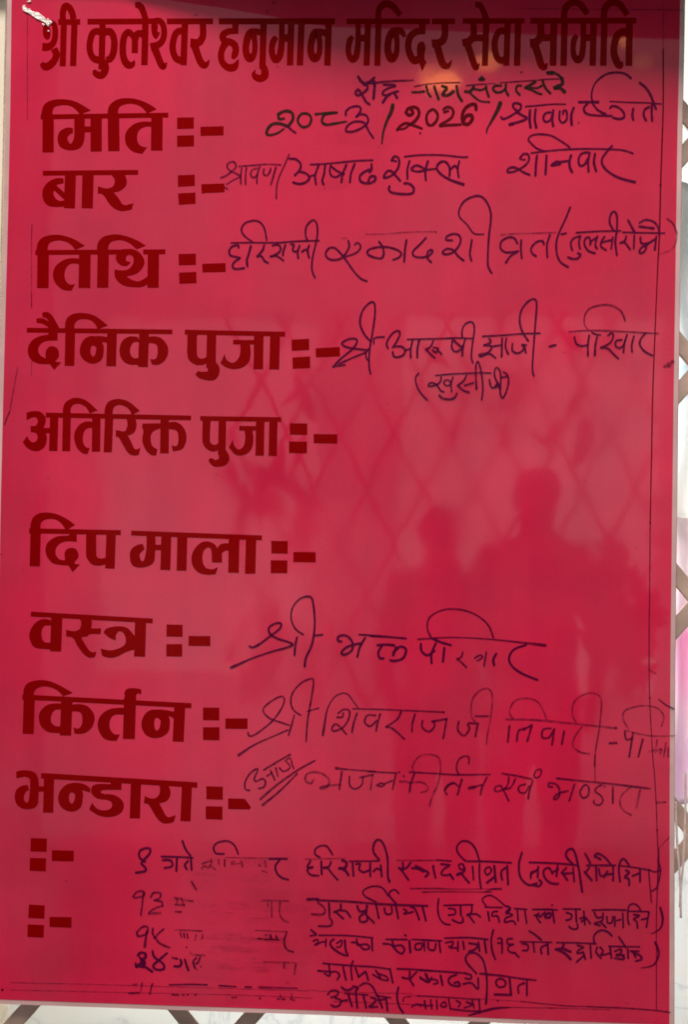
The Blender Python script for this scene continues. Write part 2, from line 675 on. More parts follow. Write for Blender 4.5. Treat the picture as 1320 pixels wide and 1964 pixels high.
PRINTED.append(('printed_label', '''
W 35 755 3.882
l 36 203,159 1285,181
q 60,140! 110,130 160,135 195,165 203,205 190,245 180,265! 205,300 210,350 190,400 150,425 105,425 60,400 32,360! 65,315! 80,345 105,362 130,355 143,325 130,295 90,285! 90,240! 125,240 142,215 138,185 110,175 60,197!
l 40 180,275 262,275
l 62 266,160 258,427
l 60 360,165 355,428
q 330,170! 332,110 350,65 400,35 450,32 510,55 590,125! 530,146! 505,105 465,80 430,76 400,90 388,120 390,170!
l 62 580,170 577,432
q 555,210! 500,208 450,235 418,290 417,350 440,410 480,445 515,450! 530,402! 505,400 483,370 480,320 490,280 515,258 555,255!
l 62 675,172 665,437
q 640,175! 643,115 665,65 715,42 770,42 830,65 905,128! 845,160! 825,120 785,92 745,85 715,98 702,130 703,175!
q 800,175! 812,215 808,250 790,280 725,270! 725,320! 750,330 780,385 815,440 850,460 895,458! 908,402! 880,415 860,405 840,360 815,312! 855,295 875,260 878,215 868,175!
l 40 922,243 1068,240
q 925,245! 1060,255! 1000,285 985,330 995,385 1035,415! 1025,462! 985,455 945,415 922,350 930,285
l 64 1090,178 1087,445
q 1115,215! 1170,210 1220,240 1250,300 1245,370 1215,415 1150,430! 1142,385! 1175,390 1190,360 1190,310 1175,275 1115,262!
W 365 765 4.4
l 40 83,165 768,175
q 103,170! 172,170! 165,330 175,375 205,388 240,375! 240,435! 190,445 140,425 108,380 101,330
l 64 270,170 265,470
s 70 262,440:70 285,490:85 275,525:80 220,545:60 185,530:50 165,505:28
l 40 412,248 582,250
q 455,255! 520,260! 533,320 525,400 490,455 430,478 375,468 325,410! 357,345! 370,390 400,425 430,420 455,385 463,320
l 72 590,180 585,480
l 70 702,178 695,482
p 840,205 988,208 988,305 840,302
p 833,360 985,362 985,460 833,457
p 1040,297 1242,299 1242,377 1042,375
'''))
PRINTED.append(('printed_label', '''
W 0 0 1
l 9.5 251.4,1022.3 502.5,1031.6
W 40 970 4.4
l 42 68,211 842,227
l 86 123,210 115,510
q 75,205! 85,135 110,90 160,62 240,58 320,78 400,120 455,162! 400,195! 375,200! 345,155 305,122 260,112 210,115 170,140 160,205!
q 400,220! 400,250 300,260 225,310 205,375 225,440 280,490 400,505! 435,560! 497,495! 455,488 455,470 480,440 483,405 465,368 430,355 390,365 367,400 372,458! 330,455 295,420 290,380 305,340 345,310 400,300 470,305! 470,220!
q 550,230! 633,235! 635,400 640,430 670,445 715,438! 715,495! 660,505 600,495 560,450 548,400
l 80 760,222 750,530
s 80 1035,345:46 1000,360:70 965,390:82 960,430:82 975,475:86 1030,495:52 1080,460:84 1092,400:78 1098,320:76 1095,230:76
l 46 1095,352 1220,352
l 84 1227,235 1218,542
W 320 990 4.4
l 84 130,150 123,460
q 380,390! 465,392! 465,310! 500,290 535,300! 535,232! 490,228 450,240 425,270! 400,235 345,212 285,225 230,280 207,350 218,420 265,475 335,495 412,490! 430,430! 380,448 330,435 305,395 300,340 315,285 350,265 375,290
l 90 567,165 562,478
l 88 711,175 703,485
p 880,208 1020,210 1020,316 882,314
p 877,371 1018,373 1016,482 877,480
p 1067,302 1257,304 1257,389 1068,387
'''))
PRINTED.append(('printed_label', '''
W 40 1150 3.474
l 32 65,96 878,142
l 74 238,105 230,345
q 195,135! 140,130 90,160 58,215 60,270 95,320 200,332! 200,285! 160,285 140,260 135,220 145,185 165,172 205,175!
q 380,112! 400,150 390,195 350,210 300,200! 300,245! 345,255 375,305 415,360 455,387 492,382! 502,345! 470,350 440,320 400,250! 440,245 460,230 530,230! 533,192! 467,192! 472,150 460,112!
q 560,230 552,215 575,190 640,178 700,185 740,220 760,250! 765,330! 700,350 640,380 590,388 540,375! 530,325! 590,338 650,325 690,300 698,260 680,220 650,212 632,240 632,272! 590,255
l 74 797,135 790,380
p 970,165 1077,168 1077,248 970,246
p 968,297 1074,296 1074,380 968,378
p 1117,242 1262,243 1262,310 1117,307
'''))
PRINTED.append(('printed_label', '''
W 0 0 1
l 9.6 42.3,1336.6 367,1353.4
W 30 1290 4.889
l 104 125,230 115,573
q 70,225! 75,150 110,100 180,75 250,70 330,85 430,130 535,190! 440,222! 415,190 370,155 310,135 250,130 195,150 170,185 172,230!
l 106 479,235 465,590
q 425,290! 350,290 280,310 225,370 215,430 235,500 290,550 350,565 425,565! 425,505! 370,500 335,470 327,430 340,380 370,350 425,345!
q 525,300! 600,295 670,315 725,375 738,440 715,510 660,560 600,575 550,570! 540,512! 575,525 605,510 622,470 622,410 600,370 525,362!
l 112 1071,235 1060,622
q 1025,245! 1020,190 1040,155 1100,145 1175,155! 1178,205! 1150,195 1128,210 1130,250!
q 1035,330! 950,330 860,350 790,410 767,480 780,550 820,610 870,635 945,640! 975,580! 920,575 885,530 877,480 890,430 930,395 1035,395!
W 250 1300 5.28
o 110 175,465:130 205,385:110 275,365:80 345,410:90 350,470:96 335,530:96 270,572:74 200,540:115
q 200,360! 260,322 350,325 450,345! 450,420! 400,390 340,385 270,395
l 112 500,270 483,645
p 735,300 900,302 900,430 735,428
p 735,500 902,500 902,632 735,628
p 962,411 1188,411 1186,517 962,515
'''))
PRINTED.append(('printed_label', '''
W 0 0 1
l 10.4 78.4,1487.6 378.4,1505.6
W 15 1460 5.077
q 80,100! 130,88 200,90 260,110 290,160 300,240 295,350 290,410 260,450 200,465 130,455 80,410 65,345 80,280 130,240 190,230! 205,280! 180,290 160,320 155,370 180,405 200,380 210,310 215,200 205,165 160,150 80,165!
l 50 285,268 372,270
l 100 399,130 390,500
o 90 540,355:106 565,285:90 625,258:86 685,300:80 688,365:76 670,425:86 618,452:76 560,420:96
q 560,240! 620,212 700,212 760,232 800,262! 800,305! 755,290 700,275 640,280
q 1000,190! 1105,195! 1105,278! 950,278 910,285 905,305 940,318 1020,325 1090,360 1128,420 1110,490 1050,530 960,542 880,525 820,490 790,465! 820,403! 860,455 920,478 980,470 1012,440 1005,395 960,375 880,365 830,335 808,290 820,245 870,222 1000,222!
l 100 1247,170 1235,555
W 250 1480 5.28
q 285,115! 300,180 290,230 255,265 200,270 145,245! 135,318! 180,330 220,390 265,465 325,518 400,520 440,505! 458,440! 420,452 380,460 350,430 320,370 290,320! 360,300 400,250 403,190 375,125!
l 102 573,115 557,500
p 768,147 936,152 936,283 770,277
p 763,350 933,353 932,485 763,478
p 990,270 1160,274 1220,355 1212,382 990,377
'''))
PRINTED.append(('printed_colon', '''
W 30 1590 8.54
p 245,145 508,158 500,370 238,362
p 230,472 495,480 488,690 225,680
p 590,345 950,355 945,527 588,520
'''))
PRINTED.append(('printed_colon', '''
W 30 1590 8.54
p 213,1235 472,1250 465,1465 203,1452
p 193,1560 460,1572 453,1778 188,1762
p 553,1437 912,1443 910,1613 553,1600
'''))
WRITTEN = []
WRITTEN.append('''
W 660 130 5.5
Ii w30 150,95 175,135 210,165 ; w24 235,175 270,150 320,105 ; w34 215,175 265,155 320,150 ; w18 300,165 450,145 735,132:12
w24 240,180 250,215 215,255 150,290 120,265 150,230 180,265 205,310 235,360 270,385 ; w30 325,180 320,240 312,325
w24 420,178 520,180 540,190 ; 540,195 470,215 415,250 410,280 450,290 510,265 570,250 ; 490,280 450,310 410,365:30 ; 530,265 560,315:30
Im w15 745,198 870,175 1050,160 1225,157
Ik w26 720,258 780,258 845,250 ; 870,195 885,260 915,305 ; w30 955,200 975,265 1000,330 ; w34 1040,195 1085,215 1060,250 1045,285 1100,290 1155,250 ; w30 1190,195 1205,280 1245,350
W 860 130 5.5
Im w16 195,190 300,178 500,165:8 ; 555,160 700,148 900,135 1050,122 1180,118
Ik w36 335,122 375,122 ; w30 355,100 355,125
w34 185,250 230,250 270,205 ; w22 230,265 290,320 350,355 435,362 ; w24 270,225 345,235 385,220 ; w26 400,195 410,250 430,305
w26 560,190 500,190 475,225 510,260 560,255 605,225 ; 610,180 610,240 635,290
w24 770,190 735,190 715,225 730,260 755,285
w28 815,210 870,180 920,150 ; w24 815,210 880,235 930,260 985,280 ; 870,210 940,215 990,190 ; w26 1000,140 1020,200 1050,240 1080,270
w26 1045,50 1100,45 1100,65 1050,60 ; 1110,50 1160,75 1200,110 ; w38 1200,115 1210,150 1195,180 1120,215 1180,215 1230,255 ; w22 775,48
''')
WRITTEN.append('''
W 490 180 5.5
Ik w32 240,215 300,185 360,185 395,220 390,280 350,335 ; w28 240,220 250,265 300,260 ; w32 345,345 260,315 180,320 130,370 120,420 160,435:26 240,410:22 300,370:18 ; Ii w22 340,340 380,380 425,412
Ik w26 o 450,260 490,210 560,215 590,270 560,335 500,350 455,310
w26 635,215 740,205 860,198 ; w28 830,200 740,215 710,250 705,300 750,325 830,315 960,292:20
Ii w23 955,225 955,190 1000,145 1075,130 1110,150 1105,190 1065,240 ; 1065,240 1110,215 1165,225 1190,265 1180,310 1130,355 1040,395 960,395 970,340 1040,295 1120,295 1160,320 1200,400 1245,465
W 660 130 5.5
Ik 515,395:42 500,460:40 450,570:30 415,680:24 400,800:16
Ir w34 655,470 680,430 740,415 785,440 790,500 750,560 700,600 ; w32 660,480 690,500 730,480 710,440 ; w28 560,655 600,610 660,585 740,610 820,640 ; w20 575,650 640,640 690,600 ; w22 805,690
w28 o 870,530 890,470 940,440 985,480 985,540 940,600 890,600
w28 1050,440 1090,415 1140,430 1155,480 1120,540 1010,610 1100,605 1230,600 ; w26 1060,470 1100,455
W 860 130 5.5
w36 295,440 290,395 250,385 190,420 155,480 150,550 170,590 220,590 255,540 240,500 190,510 160,560
Ik 550,375:46 520,450:40 460,560:28 410,650:18 410,690:12
Ii w24 725,450 690,420 690,380 735,375 770,395 760,440 720,470 640,520 580,540 560,520 ; w26 720,465 780,500 830,535 750,570 650,595 ; w30 650,600 690,590 ; w27 865,450 860,540 870,630 ; 925,440 915,540 930,630 ; w16 815,410 950,398 1100,385 1240,385
w24 1080,470 1030,480 1005,530 1030,570 1080,550 1105,480 ; w26 1110,450 1100,550 1110,615 ; w22 1180,460 1175,540 1205,580 1250,550 1255,480 1240,450 1215,460 1215,490
W 1060 120 5.5
w28 225,480 200,560 205,655 ; w18 278,635
w28 285,417 485,417 ; w23 370,435 335,480 350,530 430,555 625,562 ; 565,545 480,500 430,430:20 415,340:17 440,240:17 500,170 580,120 680,105 770,120 830,165
w24 610,480 640,458 700,475 755,530 755,580 700,595 640,580 ; w15 610,410 800,420 1000,425 1150,438 ; w27 855,490 845,550 855,605 ; w25 1020,470 975,500 965,560 990,610 ; 1050,450 1050,540 1055,615 ; w26 925,215 990,270 1040,350 1070,430 1095,490
''')
WRITTEN.append('''
W 420 270 5.5
Im w19 20,390 80,365 150,310 180,270 160,225 110,230 85,265 110,310 170,340 225,370 ; w14 225,380 160,410 80,460 ; w16 60,490 90,510 ; w16 210,270 350,260 500,248 655,255
w19 240,290 230,370 230,455 ; 290,285 280,370 280,460 ; 400,290 350,310 335,360 370,390 410,350 ; 430,275 405,350 400,450 ; 475,300 470,350 510,365 540,320 545,290 ; w23 600,285 575,370 550,460
w18 740,145 700,240 640,370 610,480 605,610
Ii w23 745,190 810,195 860,240 855,300 800,365 ; w25 850,325 920,345 955,390 920,435 850,455 785,440 ; w18 960,375 1010,360 ; w22 1050,265 1015,370 1025,460 ; w24 1120,260 1110,350 1090,420 1105,460 ; w18 965,250 1100,245 1325,224
w21 1180,260 1170,320 1190,370 1240,380 1310,340 ; 1185,270 1250,320 1320,350
W 640 260 5.077
w17 95,258 240,245 380,240 ; w22 125,285 90,370 75,455 ; 205,275 170,370 160,455 ; w23 370,280 370,330 350,355 ; 350,330 290,360 255,400 270,450 340,465 400,440 405,400 360,400 340,440
w22 565,240 590,205 630,215 640,270 620,330 570,385 510,410 490,400 520,350 560,345 600,385 650,440 ; w18 570,240 610,250 ; w22 740,250 720,330 720,420 ; w24 690,465 740,470 780,510 770,560 680,570 570,555 540,525 545,495 ; w17 695,205 850,190 1050,190 1250,210 1305,207
w20 o 760,320 810,290 870,315 890,335 830,350 770,340 ; w22 920,250 895,340 900,435 ; w18 880,335 990,325 ; w23 1130,390 1130,310 1090,255 1040,260 1005,310 1030,360 1080,400 1160,440 1265,475:32 ; w20 1130,340 1180,295 1205,320 ; 1225,250 1210,330 1220,405
---
W 960 240 4.889
w20 185,310 220,270 265,280 265,340 210,395 130,435 70,440 75,410 120,395 170,410 215,440 275,465 ; w14 190,320 235,325 ; w23 345,285 335,380 330,470 ; 435,285 430,370 425,460 ; w17 415,245 340,215 280,160 265,130 300,95 380,85 480,100 570,150 630,190 655,215 ; w16 290,262 450,242 620,228 800,222 1000,225 1150,235 1245,265
w20 480,375 520,345 570,345 640,335 ; w26 490,375 560,365 ; w24 665,285 650,340 655,400 675,440 ; w22 820,255 760,270 735,330 750,380 790,370 820,320 ; 840,260 825,340 830,435 ; w24 890,270 880,350 900,430 ; w21 1050,195 1000,250 955,320 965,380 1020,440 1120,495 1265,535
''')
WRITTEN.append('''
W 430 400 5.28
Ii w15 70,347 300,345 550,345 750,330 960,325 ; w21 145,395 140,370 80,385 50,430 65,475 120,490 160,500 ; 160,500 100,545 85,590 120,612 200,602 ; w23 270,380 245,470 230,520 235,585 ; w19 285,335 220,290 180,240 180,190 225,140 310,122 370,145 410,210 430,320
w21 405,370 390,420 335,485 ; 335,485 375,480 410,530 445,550 ; 490,375 540,365 570,390 560,440 480,485 ; 470,485 530,480 600,525 ; 620,370 600,430 595,470 ; 678,362 708,368 694,415 715,436 750,424 ; 765,375 745,440 750,500 ; 790,436 824,415 852,440 ; 860,375 845,430 860,495 ; w19 845,325 825,270 830,190 870,135 910,118 940,160 945,260 925,370 895,500 890,620 920,700
W 620 400 5.5
w21 265,340 275,400 240,470 180,530 90,540 35,510 30,460 70,415 130,420 200,490 260,570 330,670 400,740 460,765 ; w19 335,380 360,360 395,390 380,440 320,480 240,505 ; If w10 200,315 250,312
Ii w22 590,350 625,400 640,470 620,520 560,520 490,495 465,460 500,425 600,405 700,410 790,440 825,475 800,515 740,540 ; w24 880,335 865,430 855,560 ; w22 1085,310 1020,380 950,450 960,500 1030,515 1110,500 1155,455 1140,435 1105,460 1100,520 1140,565 ; If w12 450,270 650,268 900,248 1190,243 ; Ii w16 1190,247
W 830 370 5.28
w21 200,480 140,475 145,440 210,415 270,430 285,490 250,560 190,610 120,620 105,595 150,565 210,580 260,640 315,685 ; 400,475 385,560 380,630 395,685 ; 520,418:12 420,410:14 350,320:15 280,250:15 268,180:17 320,85 420,35 500,40 560,110 590,200 590,290 570,460 560,700 575,770 600,810
If w13 690,425 850,412 1050,408 1250,400 ; Ii w21 860,510 830,460 770,450 700,490 690,560 740,600 800,600 870,590 ; 900,480 895,560 905,660 ; 855,600 790,640 745,705 ; 1130,520 1110,485 1050,500 1000,560 1010,610 1050,640 ; 1190,425 1160,530 1165,650
W 1050 390 5.077
w20 225,40 180,150 120,280 90,380 95,490 130,570 205,620 ; w17 140,300 185,292 ; w15 285,285 500,272 720,268 ; 740,282 900,285 1145,290
w20 320,320 260,340 230,390 245,455 ; 325,320 310,380 320,440 ; w22 300,485 325,500 300,535 250,540 205,525 ; w20 490,320 470,400 485,440 ; 470,340 430,370 420,400 ; 425,390 410,330 370,350 365,400 400,460 465,485 ; 560,325 530,370 525,420 575,455 ; 530,380 630,355 ; w18 640,330 625,440 ; w20 650,265 610,190 620,110 650,80 680,120 680,260 665,370 680,505
w19 770,320 760,360 715,385 ; 715,385 760,385 810,450 ; 850,310 845,440 ; w22 790,165 850,275 ; w20 910,330 920,390 990,385 ; 980,400 920,430 900,470 920,485 960,455 975,400 1060,345 ; 1065,320 1050,450 ; w22 900,225 1040,243 ; w18 900,190 960,160 1040,180 1085,240 1095,320 ; Im 1170,150:18 1230,200:16 1265,290:14 ; If w12 1265,290 1255,380 1210,450 1090,495
''')
WRITTEN.append('''
W 630 570 5.5
Ii w21 50,735 130,650 250,550 300,480 290,440 220,440 145,480 170,515 260,540 400,555 ; w19 400,580 250,640 110,705 ; 50,730 130,720 175,712 ; w21 450,470 380,390 335,280 350,170 400,90 460,50 490,80 490,200 465,380 435,560 430,720 445,805 ; w18 430,540 395,590 405,650 425,665 ; 480,490 490,430 590,418
w21 630,540 615,490 640,430 690,370 740,355 755,390 720,470 680,530 ; 700,520 770,520 810,560 790,610 730,632 690,620 680,580 ; 810,560 860,545 ; 890,450 870,550 870,635 ; w24 960,450 940,550 940,635 ; w17 835,445 1050,440 1325,432 ; w20 1110,460 1080,520 1030,550 ; 1030,550 1080,600 1125,640 ; 1100,560 1140,580 1160,540 1110,530 ; 1150,550 1195,600
W 840 560 5.5
w16 90,487 200,485 370,490 ; w21 155,510 150,590 190,630 250,600 270,560 ; 170,510 250,580 270,590 ; 290,500 265,590 260,670 ; w19 260,480 255,420 280,350 340,315 380,340 385,420 365,560 355,680 370,745
w17 475,468 700,455 900,440 1080,435 ; w21 545,495 560,530 490,560 ; 490,560 570,575 530,640 440,660 460,680 540,650 610,695 ; 570,575 670,560 ; 680,490 675,680 ; 725,490 715,580 745,655 ; 790,545 790,620 850,645 910,600 890,555 ; 890,555 935,560 ; 915,560 930,640 ; w20 955,515 890,410 865,290 890,180 960,95 1020,75 1045,130 1030,350 1015,550 1000,800 1015,885 ; w23 1180,575 1245,560
W 1060 570 6
Im w17 195,398 380,385 600,385 900,400 1220,418 ; Ii w23 255,460 275,530 330,560 410,550 ; 425,440 410,550 410,675 ; w25 515,460 495,560 490,670 ; w19 455,405 510,430 555,432 ; Im 410,370:10 370,310:14 375,210:16 430,130:18 560,90:19 680,95:20 790,160:20 840,270:20
Ii w22 640,440 690,410 700,460 660,530 560,580 ; 560,580 640,590 700,650 760,705 ; 800,490 740,500 725,550 770,585 820,550 840,490 ; 860,430 830,540 820,635 ; 940,450 915,550 920,630 ; 1075,415 1020,480 1010,550 1060,620 1150,670
''')
WRITTEN.append('''
W 780 680 6
Ii w21 140,215 105,270 120,360 170,450 240,525 ; w17 335,240 550,222 800,212 975,212 ; w21 400,260 390,310 340,350 260,365 260,335 300,325 350,350 390,410 430,430 ; w19 o 430,315 470,290 505,315 500,350 450,355 ; 535,260 515,340 520,425 ; w25 380,470 410,500 480,515 550,500 580,450 ; w21 690,240 660,300 590,355 ; 590,355 650,410 720,435 ; 670,355 770,325 ; 800,310 810,390
805,400 800,250 800,130 825,80 850,150 870,260 880,400 865,520 ; 955,290 970,360 1000,385 1040,340 1030,380 ; 1080,400 1020,260 1015,190 1040,150 1080,200 1085,350 1080,440 1105,500 1140,450 1175,330 1165,240 1120,200 ; 1090,265 1165,250 ; w34 1050,330 1075,380
''')
WRITTEN.append('''
W 430 1130 4.4
Ii w18 215,480 240,490 300,460 400,385 ; 400,385 470,330 480,290 440,285 380,320 385,370 440,410 530,440 580,465 530,490 400,525:14 240,580:14 60,660:24 ; 615,405 600,480 595,555 ; 665,380 600,330:15 565,240:13 580,150:13 640,80:15 720,60 750,110 765,280 745,450 690,580 680,650:22 ; 765,390 830,382 ; w20 990,440 960,430 970,395 1030,390 1080,440 1080,510 1020,550 990,535 1030,490 1100,465 1160,455 ; 1190,410 1145,490 1125,570 ; w17 1140,382 1325,395
W 700 1150 3.667
w15 45,256 150,260 290,272 ; w18 90,320 150,315 205,320 ; 120,325 95,370 105,410 130,412 ; 220,335 200,390 ; 200,370 250,330 290,350 270,410 210,430 180,425 ; Im 375,278:15 600,265:11 850,275:10 1050,295:14 1270,320:22
Ii w17 395,310 400,360 440,390 490,360 ; 500,305 470,380 470,445 ; 560,340 550,435 ; 480,275 540,300 605,318 ; Im w13 470,270 440,200 460,120 560,70 680,70 790,110 870,180 905,265
Im w14 690,370 680,400 650,420 ; 650,415 680,440 715,475 ; 775,410 810,390 830,405 790,430 ; 855,370 840,465 ; Ii w18 925,380 905,420 910,460 ; w16 1135,318 1050,350 1015,410 1040,470 1110,520 1215,563
''')
WRITTEN.append('''
W 450 1290 5.28
Im w19 135,605 150,640 200,630 300,560 390,480 470,370 505,280 480,240 400,270 300,350 300,410 370,470 460,500 550,530 ; 540,580:15 400,640:17 200,730:20 40,835:27 ; w19 605,430 580,520 545,635 ; 670,430 600,380 570,300 590,200 680,100 780,60 800,100 780,250 740,480 725,695 ; w17 740,390 850,358
895,630:28 915,500:24 940,370:16 1000,260:14 1080,210:14 1150,220:15 1210,300:15 1260,365:12 ; w21 1040,450 1090,450 1100,410 ; 1050,410 1110,370 1165,390 1150,480 1090,560 1000,590 990,550 1030,520 1080,560 1130,620 ; 1240,410 1210,500 1190,600
W 620 1310 3.882
w12 220,190 500,198 900,215 ; w16 390,240 330,240 310,290 350,320 400,280 ; 425,230 405,300 395,355 ; 580,215 550,270 470,325 ; 470,325 520,340 605,415 ; 685,230 665,300 662,360 ; 740,280 740,330 790,360 830,320 820,280 ; 810,285 920,265 ; 920,265 910,330 895,410
1010,285 1005,350 1050,390 1090,340 1080,300 1155,300 ; 1150,310 1135,395 ; If w13 1135,290 1105,240 1110,130 1160,60 1225,40 1260,90 1250,250 1225,380 1218,455 ; Im w14 1135,245 1230,245 ; w18 900,215
W 930 1310 3.474
If w14 145,240:16 350,245 600,270 880,300 ; Im w15 165,285 155,390 ; If w12 190,235 165,190 200,120 280,100 360,130 415,240 ; Im w15 265,300 225,320 215,385 ; 260,310 310,280 ; 315,280 285,385 ; 440,300 390,310 385,360 430,360 460,310 ; 465,305 450,410 ; 530,320 515,405 ; If w14 650,290 600,360 590,420 640,460 700,470 ; w12 610,265 585,200 600,120 680,70 750,75 780,130 765,300 740,450 733,550
Im w15 835,400 880,398 ; w18 875,297 ; w14 935,320 945,375 985,365 ; 990,330 965,490 ; 1055,375 1025,490 ; If w11 940,315 1100,350 1270,350 ; 960,305 925,240 940,180 1050,150 1150,165 1195,220 1180,285 ; w13 1100,455 1130,445 ; 1150,380 1140,460 ; 1150,450 1180,440 1170,470 ; 1210,400 1195,490 ; 1225,430 1225,490 ; Im w11 1165,110 1210,145 1265,172
''')
WRITTEN.append('''
W 460 1430 5.077
Im w19 95,435 55,420 50,360 90,280 150,230 175,235 140,320 160,345 220,320 250,350 235,400 185,415 ; w20 235,235 350,165 490,85 ; w17 265,295 310,265 ; 300,240 340,330 ; 350,215 370,295 ; 385,215 430,250 490,210 460,160 ; w15 440,150 490,120 510,180 525,220 ; 200,520:24 350,390:20 560,240:20 730,145:18 ; 225,575:24 400,430:18 560,270:18
If w22 720,330 690,365 640,340 650,280 720,255 810,275 870,330 860,390 800,420 785,405 870,385 980,380 ; Im w21 995,250 970,420 ; w15 940,218:26 1050,230 1320,250 ; w17 1070,300 1070,380 1120,420 1190,380 1200,300 ; 1170,310 1300,280 ; If 1295,280 1275,425
W 690 1430 4.889
Im w15 75,240 200,248 350,255 ; w22 370,245 ; 415,283 ; w17 160,370 200,350 235,365 200,380 160,370 ; 235,355 310,325 ; 340,265 310,405 ; If w22 380,335 430,335 480,350 ; Im w20 515,260 480,350 470,430 ; If w18 490,345 580,340 640,380 630,420 580,435 ; Im w17 470,245 700,258 900,270 1225,268 ; If w18 505,240 500,180 560,100 660,80 740,110 760,200 740,340 680,480 655,565 ; Im w17 930,265 910,210 930,130 990,95 1025,110 1025,165 ; 880,350 820,370 800,420 820,455 ; 800,410 870,345 930,380 ; w20 960,315 935,400 920,455 ; w30 1030,395 1075,385 ; w16 1075,385 1150,365 ; w20 1195,295 1150,390 1135,455
W 930 1450 4
w15 135,132 250,150 360,175 ; 185,160 180,210 150,250 90,270 80,240 120,225 150,270 185,340 ; 235,175 200,240 150,250 ; 310,215 265,230 265,270 310,280 340,230 ; 370,190 345,260 335,325 ; w13 o 380,145 400,105 435,105 425,150 395,165
w16 520,235 490,230 500,205 550,215 575,260 570,310 540,330 535,310 580,280 640,265 ; 690,215 650,340 ; w15 555,168 800,195 1000,215 1270,248 ; o 735,265 770,220 800,240 795,300 755,320 735,290 ; w14 900,220 860,240 850,270 890,300 910,340 880,375 840,360 840,340 ; w15 985,235 985,360 ; w16 920,232
If w15 1130,230 1060,290 1040,350 1060,410 1125,450 ; 1195,255 1165,395 ; w11 850,-10 848,100 850,190
''')
WRITTEN.append('''
W 250 1590 4.258
Ii w19 120,265 75,230 75,180 120,155 160,160 155,200 110,250 90,280 120,310 120,340 45,355 ; w16 255,222 400,226 510,232 ; w18 265,250 330,255 340,300 280,315 ; 380,240 375,340 ; 470,260 445,290 460,325 ; 495,245 500,330 ; 425,95 450,160 490,215
If w17 590,280 640,262 665,275 640,310 600,300 585,320 ; 650,290 690,325 ; w14 660,245 664,262 ; w9 780,230 950,233 1130,235 ; Ii w15 765,200 700,195 680,150 710,110 790,95 850,130 880,200 ; Im w15 770,245 770,300 ; If w15 720,245 725,285 ; 825,285 885,280 ; 825,270 850,262 ; 905,260 915,305 ; 1050,290 1060,300 ; 1100,260 1110,310 ; 1080,340 1115,350 ; Ii w17 1135,240 1280,240 ; 1220,250 1185,300 1200,360 1240,395 1290,410
---
W 570 1600 5.077
If w13 75,240 250,235 470,232 ; Ii w18 220,220 175,190 180,140 230,110 290,115 345,195 ; w19 130,255 100,320 150,315 ; 150,320 100,340 130,390 210,400 ; w22 235,260 240,385 ; w19 330,265 310,310 260,320 ; 260,325 300,330 340,380 395,440 ; w25 440,250 480,270 470,320 410,330 ; 420,325 470,350 500,395 ; w20 540,275 550,400 ; w15 510,260 700,258 800,255 ; w20 575,288 615,286 604,335 645,366 705,345 ; 712,278 713,405 ; 745,358 776,330 814,346 ; 815,300 825,405 ; w21 800,245 745,170 750,90 790,50 840,90 880,220 885,400 900,455:27
If w11 970,250 1150,249 1320,250 ; Ii w20 990,325 1030,330 1030,270 ; 1105,270 1070,320 1010,345 ; 1010,330 1050,390 1085,440 ; w21 1120,325 1200,335 1280,370 1250,410 ; w34 1160,310 1230,350
W 780 1590 5.28
If w11 60,318 180,315 300,312 ; Ii w16 305,310 450,320 ; w22 270,370 280,430 295,490 ; w20 350,350 440,360 ; 430,370 370,410 360,460 450,460 ; 440,450 475,505 ; w18 o 530,360 570,350 580,400 545,400 ; w20 575,360 590,410 550,450 510,460 550,440 590,490 635,540 ; 670,375 680,510 ; 740,320 700,200 640,130 560,120 510,180 530,250 600,320 ; 740,350 740,480 755,590 ; w19 620,322 850,325 1060,338 ; w18 o 800,400 840,380 860,420 820,460 795,430 ; w22 890,370 905,530 ; 890,480 815,540 ; 1000,390 960,430 970,510 ; 1020,370 1030,555 ; 1170,235 1140,350 1150,470 1200,540 1260,565 1320,545
Im w14 40,598 300,598 550,605:8 900,600:8 960,605:14 ; w13 160,635 350,630 600,632:8 860,635 ; w18 800,630 870,605 960,600
W 990 1600 4.552
Ii w16 120,242 350,250 540,268 ; w18 170,320 135,330 130,380 ; 130,345 180,310 ; 195,280 190,370 ; w20 205,395 225,420 200,450 150,435 ; w19 365,270 355,360 ; 370,300 320,330 ; 320,340 290,290 245,310 250,370 300,420 370,430 ; w18 440,290 400,330 ; 400,330 450,395 ; 420,340 490,335 ; 500,290 510,410 ; w20 500,260 440,190 450,140 490,125 520,170 550,300 570,430 580,500
w18 640,290 610,330 ; 600,325 665,400 ; 700,280 705,400 ; 605,165 650,250 ; w16 620,268 870,268 ; w18 725,300 740,360 780,350 ; 800,320 770,370 ; 790,350 850,340 ; 850,280 850,400 ; 690,180 720,165 780,200 830,260 ; 690,190 740,215 ; 910,410 900,290 920,225 950,215 990,270 ; w13 910,270 1060,290 1170,310 ; w18 960,310 990,330 950,370 985,385 990,440 ; 1020,360 1070,340 ; 1085,300 1085,410 ; w12 1240,220 1265,310 1235,450 1185,495 ; w13 1165,305 1210,325 1265,310 ; w11 1160,310 1170,430 1185,592
''')
